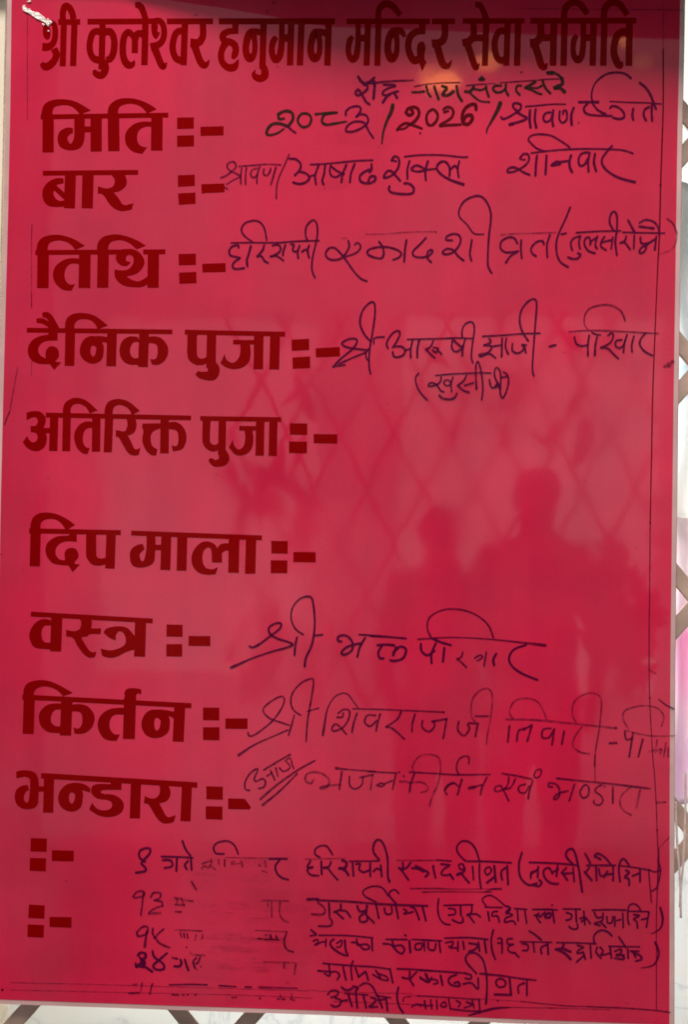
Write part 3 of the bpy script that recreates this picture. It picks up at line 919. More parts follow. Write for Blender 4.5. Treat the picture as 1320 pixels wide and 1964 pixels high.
WRITTEN.append('''
W 240 1680 4
Im w15 60,155 90,120 140,115 140,150 70,165 ; 140,130 130,220 120,295 ; 195,160 220,125 270,130 265,165 225,185 ; 225,182 280,195 285,225 ; Im w13 290,225 240,240 195,265 180,288 ; If w18 185,285 270,280 ; w15 380,165 440,175 ; 395,170 400,200 ; 385,215 455,222 ; 430,170 450,215 ; Im w13 385,270 430,272 ; If 450,180 520,190 ; Im w14 510,40 545,100
---
W 240 1680 4
If w12 1060,185 1255,188 ; 1125,200 1125,310 ; w15 1095,205 1098,225 ; 1190,200 1185,280 1210,330 1250,350
---
W 580 1700 5.077
Ii w19 50,122:26 150,120:24 160,130 400,140 600,155 800,170 1220,185 ; Im w18 150,150 210,200 220,250 180,270 90,265 ; Ii w20 260,160 265,280 ; w18 265,300 290,340 270,380 160,382 ; w20 375,170 370,220 310,245 ; 320,240 400,310 ; 380,230 430,240 470,295 ; w22 535,185 560,240 620,230 ; 630,185 625,245 ; w20 625,250 560,290 570,340 630,330 630,280 ; 620,270 700,350 ; 720,180 745,305 ; w17 720,150 620,100 590,50 640,10 720,-5 790,20 835,90 ; w20 800,210 815,265 870,260 870,200 ; 910,180 935,310 ; w18 910,160 850,90 855,50 900,30 940,65 ; w20 990,220 1020,240 990,265 1080,245 ; 1060,200 1100,220 1140,320 ; 1170,190 1205,330
W 820 1700 5.5
w20 120,130 110,230 130,330 180,390 240,400 ; w19 175,198 480,190 ; w20 225,230 290,240 290,290 225,300 ; 350,210 355,300 ; 370,320 375,370 330,380 265,350 ; 470,200 465,270 420,300 ; 430,290 495,380 ; 460,290 520,290 560,320 ; w17 610,215 790,220 ; 620,200 580,140 620,100 680,95 750,140 830,210 ; w21 640,265 655,360 ; 740,260 690,270 690,310 740,310 760,370 ; w20 840,205 870,220 830,270 ; 830,270 900,300 830,330 820,375 900,360 930,395 ; 880,230 840,290 ; w18 920,230 1050,240 ; 950,245 960,360 ; 1030,255 1050,385 ; w20 1115,240 1320,240 ; 1130,300 1190,310 ; 1180,280 1150,310 1195,380 ; 1240,270 1190,320 ; w18 o 1250,290 1290,275 1310,300 1270,325
W 1040 1710 5.28
w16 20,178 155,182 ; w22 105,135 ; w20 85,215 35,230 35,260 85,260 ; 110,195 125,310 ; w18 215,172 390,175 ; w20 250,210 300,230 290,275 245,285 ; 345,190 350,300 ; 360,320 360,370 310,375 275,350 ; 425,195 435,330 ; 390,270 440,260 490,320 ; 400,300 440,280 ; w18 510,185 700,180 850,185 ; w20 530,205 560,260 600,255 ; 620,215 610,290 530,320 590,340 ; 600,310 650,360 ; w18 660,250 665,310 710,310 720,250 ; 740,250 740,345 ; 760,290 800,280 ; 820,215 825,360 ; w18 885,330 870,270 880,150 930,120 980,150 1000,190 ; w16 880,195 1080,200 ; w20 930,230 990,240 930,275 960,300 970,365 ; 1010,280 1060,270 ; 1085,205 1060,355 ; 1200,160:22 1225,270:22 1200,370:18 1110,425:10
''')
WRITTEN.append('''
W 240 1680 4
Im w17 90,430 130,390 170,390 165,440 100,460 90,430 ; 165,420 150,540:22 ; Im w16 212,400 208,440 ; 212,440 225,470 ; 295,405 255,440 225,475 ; w18 230,470 260,510 300,532 338,547 ; If w14 385,412 480,415 590,420 ; w15 420,430 432,465 ; Im w14 450,440 455,470 ; 475,440 480,475 ; If w15 545,450 535,490 ; 595,450 590,480 ; Im w17 470,545
---
W 240 1680 4
If w11 1000,415 1240,425 ; Ii w15 1115,450 1120,475 ; 1160,455 1165,485 ; Im w15 1240,430 1220,500 1240,560 1290,580 ; If w14 1075,450 1090,450
---
W 580 1780 5.28
Ii w17 80,75 130,70 ; 170,70 450,72 715,95 ; w22 90,15 140,60 ; w17 112,128 150,112 160,140 125,168 150,160 205,135 238,140 ; 242,108 236,182 ; w22 320,110 285,140 300,190 380,250 460,275 440,220 430,120 ; w17 350,150 400,120 390,180 350,190 ; w20 500,140 560,150 620,210 680,200 650,160 570,170 ; 550,110 560,170 ; 705,110 710,225 ; w17 850,110 1060,112 ; 1110,110 1320,120 ; w27 1045,70 ; w21 820,155 900,165 960,230 1010,255 1035,210 1000,170 930,180 ; 910,120 930,190 ; w24 1085,125 1095,240 ; w20 1210,150 1150,160 1150,210 1200,210 1220,160 ; 1235,140 1240,225
W 800 1770 5.077
w16 40,163 240,172 ; w20 110,190 115,250 170,260 185,200 ; 215,170 230,280 ; w17 270,145 500,140 690,158 ; w18 280,190 350,180 340,220 310,230 ; 330,240 400,240 ; 400,180 400,270 ; w20 450,180 460,250 ; 510,195 590,210 570,250 510,275 ; 600,185 610,270 ; w22 660,170 675,285 ; w20 745,65 725,160 735,270 765,350 ; w18 790,150 820,145 825,190 790,190 ; 830,160 830,290 ; 930,150 885,155 885,200 940,205 ; 940,205 890,230 900,275 960,290 ; 950,285 995,330 ; w14 1005,180 1315,185 ; w18 1030,200 1080,210 1080,260 1030,265 ; 1135,190 1145,280 ; w20 1260,210 1210,240 1215,295 ; 1275,190 1280,300 ; 1095,75 1150,110 1210,160
W 1040 1710 5.28
w17 150,512 350,515 550,525 ; w26 140,580 200,570 220,530 ; 150,580 230,620 290,680 ; 210,570 290,605 ; Ii w20 360,540 420,560 370,590 360,620 420,610 ; 430,640 350,710 ; 420,610 440,680 ; 490,540 500,670 ; 530,520 530,440 590,390 660,400 710,445 ; 560,560 550,610 600,670 ; 590,560 620,600 600,640 690,620 ; 690,550 705,670 ; 780,455 850,560 ; w16 680,550 990,555 ; w21 740,600 800,580 800,620 750,640 830,640 ; 740,670 830,680 820,640 ; 870,580 875,670 ; 900,600 980,600 ; 930,620 990,640 1010,680 950,700 ; 920,600 950,660 ; 1150,510:24 1185,620:24 1150,720:18 1090,755:12 1005,770:7
''')
WRITTEN.append('''
W 240 1680 4
Ii w20 98,605 120,585 155,595 152,625 120,640 150,655 140,685 90,690 80,670 ; 85,695 130,660 135,695 ; 140,690 170,705 205,730 ; w16 110,620 140,650 ; Ii ; w18 210,575 225,620 290,670 295,710 240,715 215,685 250,650 320,590 ; Im w16 362,625 400,632 ; Ii w20 425,640 432,668 415,690 378,690 ; w19 458,640 470,680 485,720 ; If w14 498,580 520,600 610,605 ; Im w17 545,625 522,655 535,700 ; 575,620 560,660 545,668 ; w15 580,692 ; If w12 530,705 555,715
---
W 240 1680 4
If w10 1060,655 1300,662 ; w15 1220,670 1220,700 ; 1310,670 1300,750
---
W 590 1830 5.5
Ii w18 165,92 450,115 700,130 870,155 ; w20 110,170 220,180 ; 225,100 235,220 180,200 ; 245,185 300,180 338,215 312,264 ; w21 375,130 405,265 ; 480,70 460,130 470,265 ; 505,140 540,235 ; 540,235 610,180 ; 620,190 640,270 ; w19 690,210 780,260 850,270 830,230 740,200 ; 720,165 770,240 ; w21 870,150 900,295 ; w19 945,150 1100,155 1320,170 ; w21 1000,240 1070,250 1080,180 ; 1150,185 1080,260 ; 1080,265 1120,325 ; w18 1190,250 1280,290 1310,240 ; 1240,200 1280,290
W 800 1820 5.28
w18 20,212 200,220 500,240 ; 30,280 110,330 ; 100,250 110,330 40,290 ; 120,300 200,310 210,340 170,350 ; w22 240,265 260,360 ; 400,255 340,280 320,320 350,360 430,370 420,330 380,340 ; w19 490,245 550,260 540,300 490,290 ; 470,350 550,340 610,400 ; 620,290 625,395 ; w20 605,245 510,140 495,80 530,40 600,40 670,110 705,260 710,400 700,550:24 ; w18 640,245 850,265 1050,295 1205,312 ; w20 o 800,330 840,295 895,320 890,370 830,380 ; w24 940,300 955,460 ; 955,460 790,455 ; w20 1090,340 1030,370 1030,440 ; 1115,320 1115,465
''')
WRITTEN.append('''
W 240 1680 4
If w15 130,815 120,880 ; Im 110,893 30,897 ; If 65,830 90,828 ; Im w12 205,828 190,900 ; w16 190,898 ; w14 210,825 ; Ii w11 340,832 500,828 630,832 ; 720,838 850,845 ; 920,848 970,848 ; Im 1030,850:18 1150,854:13 1320,858:13 ; w11 360,908 410,910 ; 440,910 455,910 ; w18 482,908 ; 540,908 ; w11 820,928 855,928 ; w19 1035,935 ; w13 1170,940 1185,940 ; 1205,941 1225,942 ; 1270,940 1300,950 ; If w10 1280,900 1275,935 ; 1190,905 1195,930 ; w10 1240,812 1255,814
---
W 590 1830 5.5
Ii w20 215,420 250,380 320,385 310,430 250,450 ; 290,455 350,480 340,530 290,550 250,530 ; 350,490 420,480 ; w22 430,420 470,545 ; w25 360,345 410,375 470,360 ; 480,335 530,350 510,380 ; w14 390,410 640,425 ; w22 510,400 525,560 ; 590,430 620,560 ; w20 550,330 610,300 680,330 730,420 ; w22 670,450 720,470 690,520 650,550 740,550 ; 740,430 790,560 ; 740,480 820,470 ; 830,460 845,590 ; w14 720,430 880,455 ; w23 960,345 945,430 965,540 1010,610 ; Im w16 1090,440 1020,450 1010,490 ; Ii 1100,550 1160,520 1200,540 ; w22 1235,492 ; w18 1235,540 1320,535
W 800 1820 5.28
Im w13 0,470 300,485 640,510 ; Ii w17 10,560 80,560 ; 80,520 90,600 ; 140,510 150,600 ; 200,510 205,605 ; o 240,560 280,530 300,570 260,580 ; 320,500 340,600 ; 400,520 440,540 420,580 ; 340,600 500,620 640,625 ; 500,530 560,560 480,590 ; 630,510 640,640 ; 560,510 580,590 ; Ii 530,670:17 700,620:26 820,595:24 950,590:9 ; Ii w22 820,520
''')
# ruled margin lines, pen ticks and rubbed marks
MARGIN = '''
W 0 0 1
If w1.6 1274,10 1273,60 1273,95 ; Ir w2.6 1273,95 1273,200 1271,270 ; w2.6 1271,270 1268,355 1266,445 1263,500 ; w2.1 1263,500 1258,620 1253,750 1251,850 1249,950 1248,1000 ; Im w2.0 1248,1000 1247,1130 1246,1200 1246,1290 1247,1340 1250,1400 1254,1464 1256,1480 1260,1550 1262,1610 1264,1640:4 1262,1700:3 1260,1760 1260,1850 1260,1934
w4 1271,268 ; w5 1268,355 ; w4.5 1248,1003 ; w4 1247,1338 ; w4 1261,1592 ; If w4 1246,1285 1258,1291
If w2.6 1259,1538 1279,1538 1260,1541 ; w1.8 1264,1628 1275,1615 1284,1606
If w1.5 1218,19 1260,19 1309,20 ; 1000,17 1218,19
If w1.5 20,1884 160,1887 330,1892 590,1900 ; 20,1898 190,1902 460,1908 600,1914 ; 590,1898 650,1902 790,1905 ; 790,1908 900,1914 1000,1920 ; Im w2.2 1000,1920 1080,1928 1130,1930 ; w2.8 1130,1930 1200,1933 1255,1937 1286,1941 ; If w1.6 640,1920 800,1926 ; w2 970,1931 1060,1933 ; 1045,1932 1170,1936
If w1.4 52,25 52,140 52,230 ; Im w1.6 61,430 60,450 ; 60,560 60,590 ; If w1.4 60,450 60,560 ; w1.5 61,690 59,720
If w2.2 33,705 26,745 18,790 ; Im w2.6 18,790 12,803 8,815
Ir w5 4,1898 ; Im w3 2,1063 ; If w11 1284,700 ; w8 1291,694 ; w7 1276,703 ; w2.2 372,30 378,28 ; w3 1000,139
If w6 525,6 ; 513,22 ; w3.5 532,128 ; w2.4 623,362 ; 727,283
'''

SMEARS = [
    'W 0 0 1\nIs w46 372,1655 430,1662 500,1668 548,1662 ; w40 380,1690 450,1700 540,1704',
    'W 0 0 1\nIs w50 340,1740 420,1752 500,1748 570,1756 ; w40 480,1720 560,1730 600,1726',
    'W 0 0 1\nIs w44 350,1796 430,1800 520,1808 590,1812 ; w34 500,1834 570,1830 620,1836',
    'W 0 0 1\nIs w40 360,1856 460,1866 560,1870 ; w30 300,1905 420,1912 540,1916',
    'W 0 0 1\nIs w26 620,262 700,268 780,276 ; w18 600,360 660,352',
    'W 0 0 1\nIs w22 1264,1420 1284,1440 ; w16 1268,1470 1284,1476 ; 1266,1600 1286,1612',
]

GHOST = 'W 0 0 1\nIg w3.4 410,1734 442,1733 474,1736 ; w6.2 496,1801 515,1802 534,1803 ; w5.3 433,1730 450,1730 467,1733 ; w3.2 488,1745 519,1747 551,1745 ; w7.8 444,1858 486,1858 528,1859 ; w8.8 511,1801 528,1800 544,1800 ; w6.2 466,1798 505,1799 545,1800 ; w8.9 409,1817 451,1820 494,1822 ; w7.3 399,1825 441,1825 482,1827 ; w8.9 496,1794 510,1793 525,1796 ; w5.5 491,1863 504,1862 517,1863 ; w8.5 463,1652 494,1651 526,1653 ; w3.2 409,1650 424,1649 439,1651 ; w4.9 434,1790 448,1793 462,1792 ; w8.2 505,1849 546,1850 587,1849 ; w4.8 390,1798 426,1800 462,1798 ; w3.1 451,1798 477,1800 503,1800 ; w8.5 467,1659 490,1659 513,1659 ; w8.8 415,1855 430,1854 444,1856 ; w8.1 441,1803 460,1803 478,1805 ; w7.4 489,1680 503,1679 516,1680 ; w7.2 407,1793 426,1791 444,1793 ; w8.8 422,1817 441,1816 461,1819 ; w3.7 483,1761 510,1761 537,1760 ; w3.5 403,1748 426,1750 450,1751 ; w5.1 460,1846 499,1846 537,1846 ; w5.9 436,1839 462,1840 488,1838 ; w3.2 465,1854 510,1855 554,1857 ; w8.1 484,1801 526,1805 567,1806 ; w8.5 392,1737 434,1740 476,1741'
# ------------------------------------------------------------------ more materials
M_SHEET = mat('clear_sheet_edge', (0.62, 0.36, 0.345), 0.25, 0.6, 0.1, 0.4, vary=0.16, scale=9, stretch=(1, 1, 2))
M_BACK = mat('grey_edge_strip', (0.30, 0.225, 0.20), 0.5, vary=0.2, scale=12)
M_DARK_BAR = mat('dark_grille_iron', (0.16, 0.10, 0.09), 0.5, vary=0.2)
M_BAR = mat('painted_gate_iron', (0.44, 0.30, 0.235), 0.42, 0.3, 0.2, 0.5, vary=0.22, scale=35, bump=0.25, bscale=120, bdist=0.0006)
M_RIVET = mat('rivet_steel', (0.32, 0.29, 0.27), 0.35, metal=0.6, vary=0.2)
M_CREAM = mat('cream_paint', (0.88, 0.75, 0.58), 0.6, vary=0.08, scale=8)
M_FLOOR = mat('dark_floor_stone', (0.10, 0.095, 0.09), 0.45, vary=0.25, scale=5)
M_SHADOW_BLOCK = mat('shadow_block_brown', (0.10, 0.06, 0.05), 0.5, vary=0.2, scale=10)
M_GLARE = mat('pale_glare', (0.86, 0.72, 0.66), 0.22, 1.0, 0.08, 0.5, vary=0.10, scale=300, bump=0.7, bscale=260, bdist=0.002)  # pale colour stands in for a glint on the film
M_THREAD = mat('cotton_thread', (0.62, 0.47, 0.44), 0.8, vary=0.2, scale=200)
M_SKIN = mat('skin', (0.30, 0.17, 0.11), 0.5, vary=0.06)
M_HAIR = mat('black_hair', (0.012, 0.010, 0.009), 0.5, vary=0.2)


def marble():
    m = mat('white_marble', (0.80, 0.82, 0.79), 0.25, 0.3, 0.1)
    nt = m.node_tree
    p = nt.nodes['Principled BSDF']
    mp = nt.nodes['Mapping']
    mp.inputs['Rotation'].default_value = (0, 0.9, 0)
    n = nt.nodes.new('ShaderNodeTexNoise')
    n.inputs['Scale'].default_value = 6.5
    n.inputs['Detail'].default_value = 9
    n.inputs['Distortion'].default_value = 1.4
    nt.links.new(mp.outputs[0], n.inputs['Vector'])
    r = nt.nodes.new('ShaderNodeValToRGB')
    e = r.color_ramp.elements
    e[0].position, e[0].color = 0.43, (0.82, 0.84, 0.80, 1)
    e[1].position, e[1].color = 0.62, (0.80, 0.80, 0.76, 1)
    for pos, c in ((0.485, (0.77, 0.80, 0.78, 1)), (0.50, (0.64, 0.67, 0.67, 1)), (0.515, (0.78, 0.81, 0.79, 1))):
        k = e.new(pos)
        k.color = c
    nt.links.new(n.outputs['Fac'], r.inputs['Fac'])
    nt.links.new(r.outputs[0], p.inputs['Base Color'])
    return m


def cloth(name, cols, scale, stretch):
    m = mat(name, cols[0], 0.75, spec=0.2)
    nt = m.node_tree
    p = nt.nodes['Principled BSDF']
    mp = nt.nodes['Mapping']
    mp.inputs['Scale'].default_value = stretch
    n = nt.nodes.new('ShaderNodeTexNoise')
    n.inputs['Scale'].default_value = scale
    n.inputs['Detail'].default_value = 5
    nt.links.new(mp.outputs[0], n.inputs['Vector'])
    r = nt.nodes.new('ShaderNodeValToRGB')
    e = r.color_ramp.elements
    e[0].position, e[0].color = 0.36, (*cols[0], 1)
    e[1].position, e[1].color = 0.66, (*cols[-1], 1)
    for i, c in enumerate(cols[1:-1]):
        k = e.new(0.36 + 0.30 * (i + 1) / (len(cols) - 1))
        k.color = (*c, 1)
    nt.links.new(n.outputs['Fac'], r.inputs['Fac'])
    nt.links.new(r.outputs[0], p.inputs['Base Color'])
    return m


M_MARBLE = marble()
M_PINK = cloth('pink_cloth', [(0.84, 0.74, 0.75), (0.84, 0.66, 0.73), (0.86, 0.42, 0.60), (0.80, 0.62, 0.74)], 9, (1, 1, 0.7))
def band(m, stops):
    """dyed bands down the cloth: (height, colour) stops mixed over its blotchy pattern"""
    nt = m.node_tree
    p = nt.nodes['Principled BSDF']
    tc = nt.nodes['Texture Coordinate']
    sp = nt.nodes.new('ShaderNodeSeparateXYZ')
    nt.links.new(tc.outputs['Object'], sp.inputs[0])
    nz = nt.nodes.new('ShaderNodeTexNoise')
    nz.inputs['Scale'].default_value = 14
    nt.links.new(tc.outputs['Object'], nz.inputs['Vector'])
    ad = nt.nodes.new('ShaderNodeMath')
    ad.operation = 'MULTIPLY_ADD'
    ad.inputs[1].default_value = .06
    nt.links.new(nz.outputs['Fac'], ad.inputs[0])
    nt.links.new(sp.outputs['Z'], ad.inputs[2])
    lo, hi = stops[0][0], stops[-1][0]
    r = nt.nodes.new('ShaderNodeMapRange')
    r.inputs['From Min'].default_value = lo + .03
    r.inputs['From Max'].default_value = hi + .03
    nt.links.new(ad.outputs[0], r.inputs['Value'])
    cr_ = nt.nodes.new('ShaderNodeValToRGB')
    e = cr_.color_ramp.elements
    e[0].color = (*stops[0][1], 1)
    e[-1].color = (*stops[-1][1], 1)
    for z, c in stops[1:-1]:
        k = e.new((z - lo) / (hi - lo))
        k.color = (*c, 1)
    nt.links.new(r.outputs[0], cr_.inputs[0])
    old = p.inputs['Base Color'].links[0].from_socket
    mx = nt.nodes.new('ShaderNodeMix')
    mx.data_type = 'RGBA'
    mx.inputs[0].default_value = .7
    nt.links.new(old, mx.inputs[6])
    nt.links.new(cr_.outputs[0], mx.inputs[7])
    nt.links.new(mx.outputs[2], p.inputs['Base Color'])


M_BLUE = cloth('pale_blue_cloth', [(0.80, 0.80, 0.76), (0.76, 0.79, 0.76), (0.58, 0.70, 0.73), (0.78, 0.79, 0.75)], 16, (1, 1, 0.5))

zz = lambda row: at(1312, row, .20).z
band(M_PINK, [(zz(1556), (.78, .72, .80)), (zz(1470), (.80, .60, .76)), (zz(1380), (.86, .68, .78)), (zz(1300), (.88, .40, .62)), (zz(1225), (.88, .34, .58)), (zz(1195), (.86, .64, .72)), (zz(1100), (.86, .78, .79)), (zz(985), (.84, .80, .76))])
band(M_BLUE, [(zz(1000), (.84, .80, .74)), (zz(900), (.78, .80, .78)), (zz(780), (.62, .74, .76)), (zz(720), (.40, .60, .76)), (zz(680), (.62, .72, .78)), (zz(560), (.76, .79, .80)), (zz(440), (.76, .80, .76)), (zz(352), (.84, .84, .78))])

# ------------------------------------------------------------------ the setting
FLOOR_Z = -1.62
bm = bmesh.new()
box(bm, (-4, -5, FLOOR_Z - .05), (4, 1.2, FLOOR_Z))
o = from_bm('floor', bm, M_FLOOR)
o['kind'] = 'structure'

bm = bmesh.new()
lip = [(-.36, -.006), (-.20, -.012), (-.11, -.040), (-.02, -.078), (.30, -.105), (.90, -.150), (.90, -.003), (-.36, -.003)]  # unseen block added above the board, front edge shaped for the shadow below
A = [bm.verts.new((x, y, .459)) for x, y in lip]
B = [bm.verts.new((x, y, .64)) for x, y in lip]
bm.faces.new(A)
bm.faces.new(B[::-1])
for i in range(len(lip)):
    j = (i + 1) % len(lip)
    bm.faces.new((A[i], A[j], B[j], B[i]))
o = from_bm('shadow_block', bm, M_SHADOW_BLOCK)
o['kind'] = 'structure'

bm = bmesh.new()
box(bm, (-1.6, 0.36, FLOOR_Z), (1.6, 0.42, 1.2))
o = from_bm('marble_wall', bm, M_MARBLE)
tag(o, 'white grey-veined marble wall showing behind the gate below the red board', 'wall')

bm = bmesh.new()
a = at(12, 300, .012)
box(bm, (a.x - .30, .012, FLOOR_Z), (a.x, .07, 1.2))
bmesh.ops.bevel(bm, geom=list(bm.edges), offset=.004, segments=2, affect='EDGES')
o = from_bm('cream_pillar', bm, M_CREAM)
tag(o, 'cream painted upright along the left edge of the red board', 'pillar')

# ------------------------------------------------------------------ folding gate (two leaves of flat bars)
def bar_mesh(p, q, w, t):
    d = (q - p)
    d.y = 0
    d.normalize()
    n = Vector((-d.z, 0, d.x)) * (w / 2)
    bm = bmesh.new()
    y = p.y
    vs = []
    for base in (p, q):
        for sx, yy in ((-1, y), (1, y), (1, y + t), (-1, y + t)):
            v = base + n * sx
            vs.append(bm.verts.new((v.x, yy, v.z)))
    for f in ((0, 1, 2, 3), (7, 6, 5, 4), (0, 4, 5, 1), (1, 5, 6, 2), (2, 6, 7, 3), (3, 7, 4, 0)):
        bm.faces.new([vs[i] for i in f])
    bmesh.ops.bevel(bm, geom=list(bm.edges), offset=.0011, segments=2, affect='EDGES')
    return bm


rm = bmesh.new()
bmesh.ops.create_cone(rm, cap_ends=True, segments=16, radius1=.0042, radius2=.0026, depth=.003, matrix=Matrix.Rotation(math.pi / 2, 4, 'X'))
rivet_me = bpy.data.meshes.new('rivet')
rm.to_mesh(rivet_me)
rm.free()
rivet_me.materials.append(M_RIVET)


def leaf(label, x0, x1, down_left, down_right, slope):
    """lines are given by the photo row where they cross a reference column"""
    g = thing('folding_gate', label, 'gate', (0, 0.02, 0), 'leaves of the folding gate')
    lo, hi = at(x0, 982, .03).x, at(x1, 982, .03).x
    zb, zt = FLOOR_Z + .02, .80
    lines = []
    for fam, rows, sgn, y in ((0, down_left, -1, .020), (1, down_right, 1, .0245)):
        for xr, yr in rows:
            c = at(xr, yr, y)
            # x = c.x + sgn*slope*(c.z - z)
            pts = []
            for z in (zb, zt):
                pts.append((c.x + sgn * slope * (c.z - z), z))
            (xa, za), (xb, zb2) = pts
            t0, t1 = 0.0, 1.0
            dx = xb - xa
            for lim, side in ((lo, 1), (hi, -1)):
                den = dx
                t = (lim - xa) / den
                if (den > 0) == (side > 0):
                    t0 = max(t0, t)
                else:
                    t1 = min(t1, t)
            if t1 - t0 < .02:
                continue
            P = Vector((xa + dx * t0, y, za + (zb2 - za) * t0))
            Q = Vector((xa + dx * t1, y, za + (zb2 - za) * t1))
            lines.append((fam, P, Q))
            ob = from_bm('gate_bar', bar_mesh(P, Q, .0142, .0042), M_BAR)
            ob.parent = g
            ob.location = -Vector(g.location)
    for fa, P, Q in lines:
        for fb, R, T in lines:
            if fa == 0 and fb == 1:
                d1, d2 = Q - P, T - R
                den = d1.x * d2.z - d1.z * d2.x
                t = ((R.x - P.x) * d2.z - (R.z - P.z) * d2.x) / den
                u = ((R.x - P.x) * d1.z - (R.z - P.z) * d1.x) / den
                if 0 <= t <= 1 and 0 <= u <= 1:
                    z = P.z + d1.z * t
                    if abs(z) < .56:
                        ob = bpy.data.objects.new('rivet', rivet_me)
                        COL.objects.link(ob)
                        ob.parent = g
                        ob.location = Vector((P.x + d1.x * t, .0187, z)) - Vector(g.location)
    return g


leaf('brown painted folding gate leaf whose slanted bars show below the red board', 25, 1010,
     [(59, 1927 + 0 + 491 * k) for k in range(-6, 4)],
     [(342, 1941 + 491 * k) for k in range(-6, 4)], .87)
leaf('brown painted folding gate leaf whose bars cross along the right edge of the red board', 1060, 1700,
     [(1311, 298 + 446 * k) for k in range(-2, 8)],
     [(1311, 212 + 453 * k) for k in range(-2, 8)], .84)

# ------------------------------------------------------------------ cloths behind the gate on the right
def drape(name, m, x0, x1, y0, y1, depth, label, seed):
    a, b = at(x0, y0, depth), at(x1, y1, depth)
    nx, nz = 44, 36
    bm = bmesh.new()
    F, B = [], []
    for j in range(nz + 1):
        rf, rb = [], []
        for i in range(nx + 1):
            u, v = i / nx, j / nz
            x = a.x + (b.x - a.x) * u
            z = a.z + (b.z - a.z) * v
            f = .010 * math.sin(u * 23 + 2.2 * noise.noise((u * 3, v * 2, seed))) + .012 * noise.noise((u * 5, v * 3, seed + 4))
            zz = z + .012 * noise.noise((u * 4, seed, 1.3)) * (1 if j == nz else 0)
            rf.append(bm.verts.new((x, depth + f, zz)))
            rb.append(bm.verts.new((x, depth + f + .0015, zz)))
        F.append(rf)
        B.append(rb)
    for j in range(nz):
        for i in range(nx):
            bm.faces.new((F[j][i], F[j][i + 1], F[j + 1][i + 1], F[j + 1][i]))
            bm.faces.new((B[j][i], B[j + 1][i], B[j + 1][i + 1], B[j][i + 1]))
    for j in range(nz):
        for i in (0, nx):
            bm.faces.new((F[j][i], F[j + 1][i], B[j + 1][i], B[j][i]))
    for i in range(nx):
        for j in (0, nz):
            bm.faces.new((F[j][i], B[j][i], B[j][i + 1], F[j][i + 1]))
    o = from_bm(name, bm, m, smooth=True)
    tag(o, label, 'cloth')
    return o


drape('hanging_cloth', M_BLUE, 1190, 1640, 352, 995, .17, 'pale blue-grey cloth hanging behind the gate right of the board', 2.3)
drape('hanging_cloth', M_PINK, 1180, 1640, 985, 1556, .20, 'pink patterned cloth hanging behind the gate right of the board', 7.9)

bm = bmesh.new()
for pts in ([(1297, 1538), (1298, 1570), (1300, 1620), (1303, 1655), (1306, 1700), (1307, 1760)],
            [(1316, 1480), (1316, 1540), (1314.5, 1600), (1312, 1650), (1308, 1690), (1305, 1740)]):
    tube(bm, [at(x, y, .008 + .0015 * (pts[0][0] > 1300)) for x, y in smooth(pts)], .0010)
o = from_bm('hanging_thread', bm, M_THREAD, smooth=True)
tag(o, 'pale looped thread hanging beside the lower right edge of the board', 'thread')

# ------------------------------------------------------------------ the board
board = thing('notice_board', 'red glossy notice board with printed and handwritten Devanagari text', 'notice board')
EDGE = [(22.5, -30), (21.5, 0), (19, 200), (15, 400), (10, 590), (5, 780), (0, 1000), (-4, 1250), (-8, 1500), (-13, 1916.5),
        (0, 1917), (330, 1928.7), (610, 1938), (1000, 1955), (1285, 1965.5),
        (1285.3, 1750), (1285.6, 1500), (1287.2, 1250), (1290, 1000), (1293.3, 750), (1297, 500), (1300.6, 250), (1304, 100), (1305.7, 0), (1306, -30)]


def grown(px):
    """the traced outline pushed outwards by so many pixels, as board coordinates"""
    out = []
    n = len(EDGE)
    for i in range(n):
        a, b, c = EDGE[i - 1], EDGE[i], EDGE[(i + 1) % n]
        d1 = Vector((b[0] - a[0], b[1] - a[1])).normalized()
        d2 = Vector((c[0] - b[0], c[1] - b[1])).normalized()
        n1, n2 = Vector((-d1.y, d1.x)), Vector((-d2.y, d2.x))
        m = (n1 + n2)
        m = m / max(.3, m.dot(n1))
        p = at(b[0] + m.x * px, b[1] + m.y * px)
        out.append((p.x, p.z))
    return out


bm = bmesh.new()
slab(bm, grown(0), 0.0, 0.0006)
from_bm('red_film', bm, M_RED, board)
bm = bmesh.new()
slab(bm, grown(9.0), 0.0006, 0.0045)
bmesh.ops.recalc_face_normals(bm, faces=bm.faces)
from_bm('clear_sheet', bm, M_SHEET, board)
bm = bmesh.new()
slab(bm, grown(12.2), 0.0045, 0.0075)
from_bm('back_sheet', bm, M_BACK, board)

for nm, text in PRINTED:
    Letters(5e-5).printed(text).build(nm, [M_PRINT], board)
inks = [INK[k] for k in INK_ORDER]
for text in ['W 0 0 1\n' + 'Is ' + p for t in SMEARS for p in t.split('Is ')[1].split(';')]:
    Letters(4.2e-4).written(text).build('wiped_smear', inks, board)
for text in [t for w in WRITTEN for t in w.split('---')]:
    Letters(5.5e-4).written(text).build('handwriting', inks, board)
INKW = 1.0
for st in GHOST.split('\n')[1].replace('Ig ', '').split(';'):
    Letters(4.6e-4).written('W 0 0 1\nIg ' + st).build('rubbed_ink_trace', inks, board)
keep = {}
MARKS = ['margin_line', 'pen_dot', 'pen_tick', 'margin_line', 'margin_line', 'margin_line', 'scratch', 'dirt_speck', 'smudge']
for nm, row in zip(MARKS, MARGIN.strip().splitlines()[1:]):
    for st in (row.split(';') if nm != 'margin_line' or 'Ir' not in row else [row]):
        tk = [t for t in st.split() if t[0] in 'Iw']
        keep.update({t[0]: t for t in tk})
        L = Letters(5.0e-4)
        L.written(' '.join(keep.values()) + ' ' + st)
        L.build(nm, inks, board)

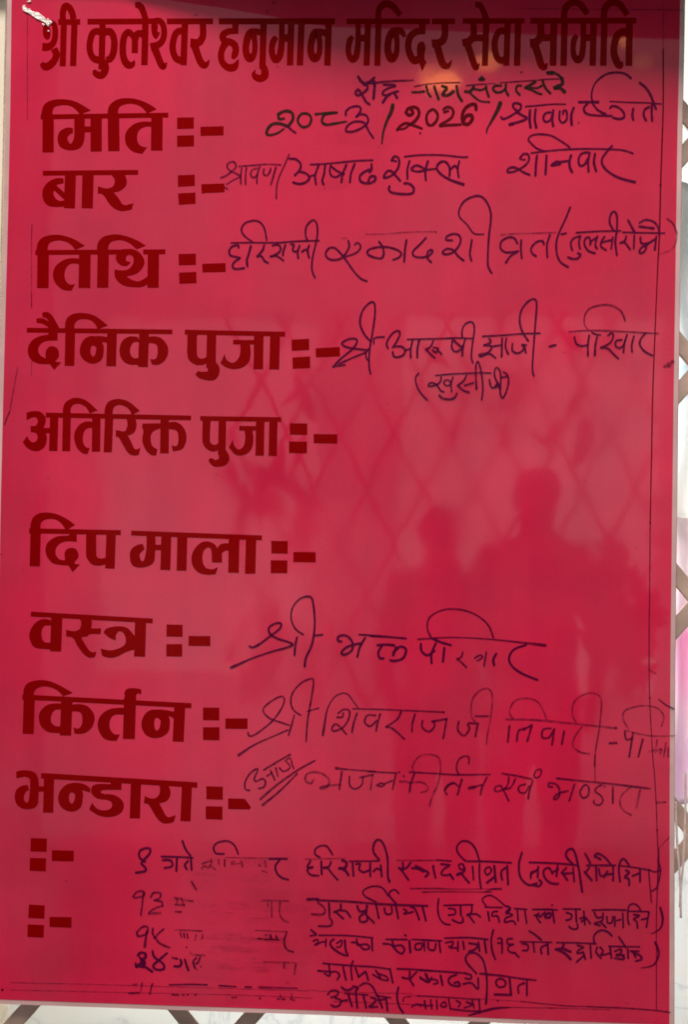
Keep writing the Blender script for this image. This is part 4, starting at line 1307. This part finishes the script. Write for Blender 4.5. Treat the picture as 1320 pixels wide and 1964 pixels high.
# raised pale patch painted as the glare on a film wrinkle, upper left
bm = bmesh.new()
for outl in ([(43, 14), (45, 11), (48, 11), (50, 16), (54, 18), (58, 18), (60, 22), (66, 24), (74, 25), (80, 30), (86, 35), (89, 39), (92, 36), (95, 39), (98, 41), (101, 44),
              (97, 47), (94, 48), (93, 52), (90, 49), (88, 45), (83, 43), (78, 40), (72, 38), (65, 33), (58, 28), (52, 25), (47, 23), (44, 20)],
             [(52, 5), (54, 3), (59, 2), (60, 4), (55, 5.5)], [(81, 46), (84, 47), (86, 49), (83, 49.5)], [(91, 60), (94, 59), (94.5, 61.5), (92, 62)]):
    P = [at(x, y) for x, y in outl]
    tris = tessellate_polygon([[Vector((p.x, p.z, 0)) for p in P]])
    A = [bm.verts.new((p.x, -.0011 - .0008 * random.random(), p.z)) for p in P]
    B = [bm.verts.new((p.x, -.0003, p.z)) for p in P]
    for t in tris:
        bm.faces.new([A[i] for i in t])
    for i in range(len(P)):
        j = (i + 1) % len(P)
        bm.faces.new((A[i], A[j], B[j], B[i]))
o = from_bm('painted_glare', bm, M_GLARE, board)

# ------------------------------------------------------------------ the grille across the opening behind the photographer
g = thing('window_grille', 'dark diamond grille behind the photographer, faintly mirrored in the board', 'grille', mirror(1000, 960, 3.05))
spans = []
for k in range(-4, 14):
    for sg in (1, -1):
        xa = 430 + 104 * k
        lo, hi = 436, 1266
        run = []
        for t in range(0, 61):
            y = 596 + 760 * t / 60
            x = xa + sg * 0.50 * (y - 596) + (0 if sg > 0 else 30)
            if lo <= x <= hi:
                run.append((x, y))
        if len(run) > 6:
            spans.append((*run[0], *run[-1]))
for x0, y0, x1, y1 in spans:
    P, Q = mirror(x0, y0, 3.05), mirror(x1, y1, 3.05)
    if x1 > x0:
        P.y -= .012
        Q.y -= .012
    ob = from_bm('grille_bar', bar_mesh(P, Q, .015, .006), M_DARK_BAR)
    ob.parent = g
    ob.location = -Vector(g.location)

# loose leaves added in front of the opening lamps to mottle their reflection
M_LEAF = mat('dark_leaves', (0.05, 0.08, 0.03), 0.6, vary=0.4, scale=30)
bm = bmesh.new()
rnd = random.Random(5)
for k in range(900):
    x = rnd.choice((rnd.uniform(440, 600), rnd.uniform(780, 1262), rnd.uniform(900, 1262)))
    y = 1340 - abs(rnd.gauss(0, 300))
    dens = noise.noise((x / 70, y / 150, 2.2))
    if y < 640 or dens < .12 or (y > 880 and 780 < x < 1110):
        continue
    c = mirror(x, y, rnd.uniform(3.25, 3.6))
    l, w_ = rnd.uniform(.05, .10), rnd.uniform(.018, .035)
    a = rnd.gauss(math.pi / 2, .5)
    d = Vector((math.cos(a), rnd.uniform(-.3, .3), math.sin(a))) * l
    n = Vector((-math.sin(a), rnd.uniform(-.3, .3), math.cos(a))) * w_
    vs = [bm.verts.new(c + q) for q in (-d, n, d, -n)]
    bm.faces.new(vs)
o = from_bm('leaf_gobo', bm, M_LEAF)
tag(o, 'loose leaves added outside the opening to mottle its reflection in the board', 'leaf_gobo')

# ------------------------------------------------------------------ the two onlookers mirrored in the gloss
def person(head_px, dist, label, cloth_col, turn):
    top = mirror(*head_px, dist)
    H = top.z - FLOOR_Z
    k = H / 1.70
    J = {'pelvis': (0, 0, .93), 'waist': (0, 0, 1.08), 'chest': (0, -.01, 1.28), 'neck': (0, 0, 1.45), 'head': (0, .015, 1.56), 'crown': (0, .01, 1.635)}
    R = {'pelvis': (.16, .115), 'waist': (.145, .105), 'chest': (.17, .115), 'neck': (.055, .055), 'head': (.078, .095), 'crown': (.062, .075)}
    E = [('pelvis', 'waist'), ('waist', 'chest'), ('chest', 'neck'), ('neck', 'head'), ('head', 'crown')]
    for s, sd in ((-1, 'l'), (1, 'r')):
        J['sh' + sd] = (s * .17, 0, 1.40)
        J['el' + sd] = (s * .235, .02, 1.12)
        J['wr' + sd] = (s * .19, .17, .98)
        J['ha' + sd] = (s * .165, .24, .95)
        J['hip' + sd] = (s * .095, 0, .88)
        J['kn' + sd] = (s * .10, .01, .48)
        J['an' + sd] = (s * .105, -.02, .08)
        J['to' + sd] = (s * .115, .13, .035)
        R['sh' + sd] = (.07, .07)
        R['el' + sd] = (.045, .045)
        R['wr' + sd] = (.030, .028)
        R['ha' + sd] = (.036, .02)
        R['hip' + sd] = (.10, .10)
        R['kn' + sd] = (.06, .06)
        R['an' + sd] = (.042, .042)
        R['to' + sd] = (.04, .03)
        E += [('chest', 'sh' + sd), ('sh' + sd, 'el' + sd), ('el' + sd, 'wr' + sd), ('wr' + sd, 'ha' + sd), ('pelvis', 'hip' + sd), ('hip' + sd, 'kn' + sd), ('kn' + sd, 'an' + sd), ('an' + sd, 'to' + sd)]
    names = list(J)
    me = bpy.data.meshes.new('person')
    me.from_pydata([Vector(J[n]) * k for n in names], [(names.index(a), names.index(b)) for a, b in E], [])
    o = bpy.data.objects.new('person', me)
    COL.objects.link(o)
    sk = o.modifiers.new('skin', 'SKIN')
    sk.use_smooth_shade = True
    for i, n in enumerate(names):
        v = me.skin_vertices[0].data[i]
        v.radius = (R[n][0] * k, R[n][1] * k)
        v.use_root = n == 'pelvis'
    sub = o.modifiers.new('sub', 'SUBSURF')
    sub.levels = sub.render_levels = 2
    o.location = (top.x, top.y, FLOOR_Z + .005)
    o.scale = (.84, 1, 1)
    o.rotation_euler = (0, 0, turn)
    shirt = mat('shirt_cloth', cloth_col, 0.8, vary=0.1)
    me.materials.append(shirt)
    tag(o, label, 'person')
    hb = bmesh.new()
    bmesh.ops.create_uvsphere(hb, u_segments=20, v_segments=12, radius=1)
    for v in hb.verts:
        v.co = Vector((v.co.x * .088, v.co.y * .108 - .012, 1.60 + v.co.z * .085)) * k
    from_bm('hair', hb, M_HAIR, o, smooth=True)
    return o


person((1030, 886), 2.55, 'person in dark clothes faintly mirrored at right in the glossy board', (0.05, 0.03, 0.035), .1)
person((846, 962), 2.75, 'person in dark red clothes faintly mirrored left of the other onlooker', (0.10, 0.03, 0.035), -.2)
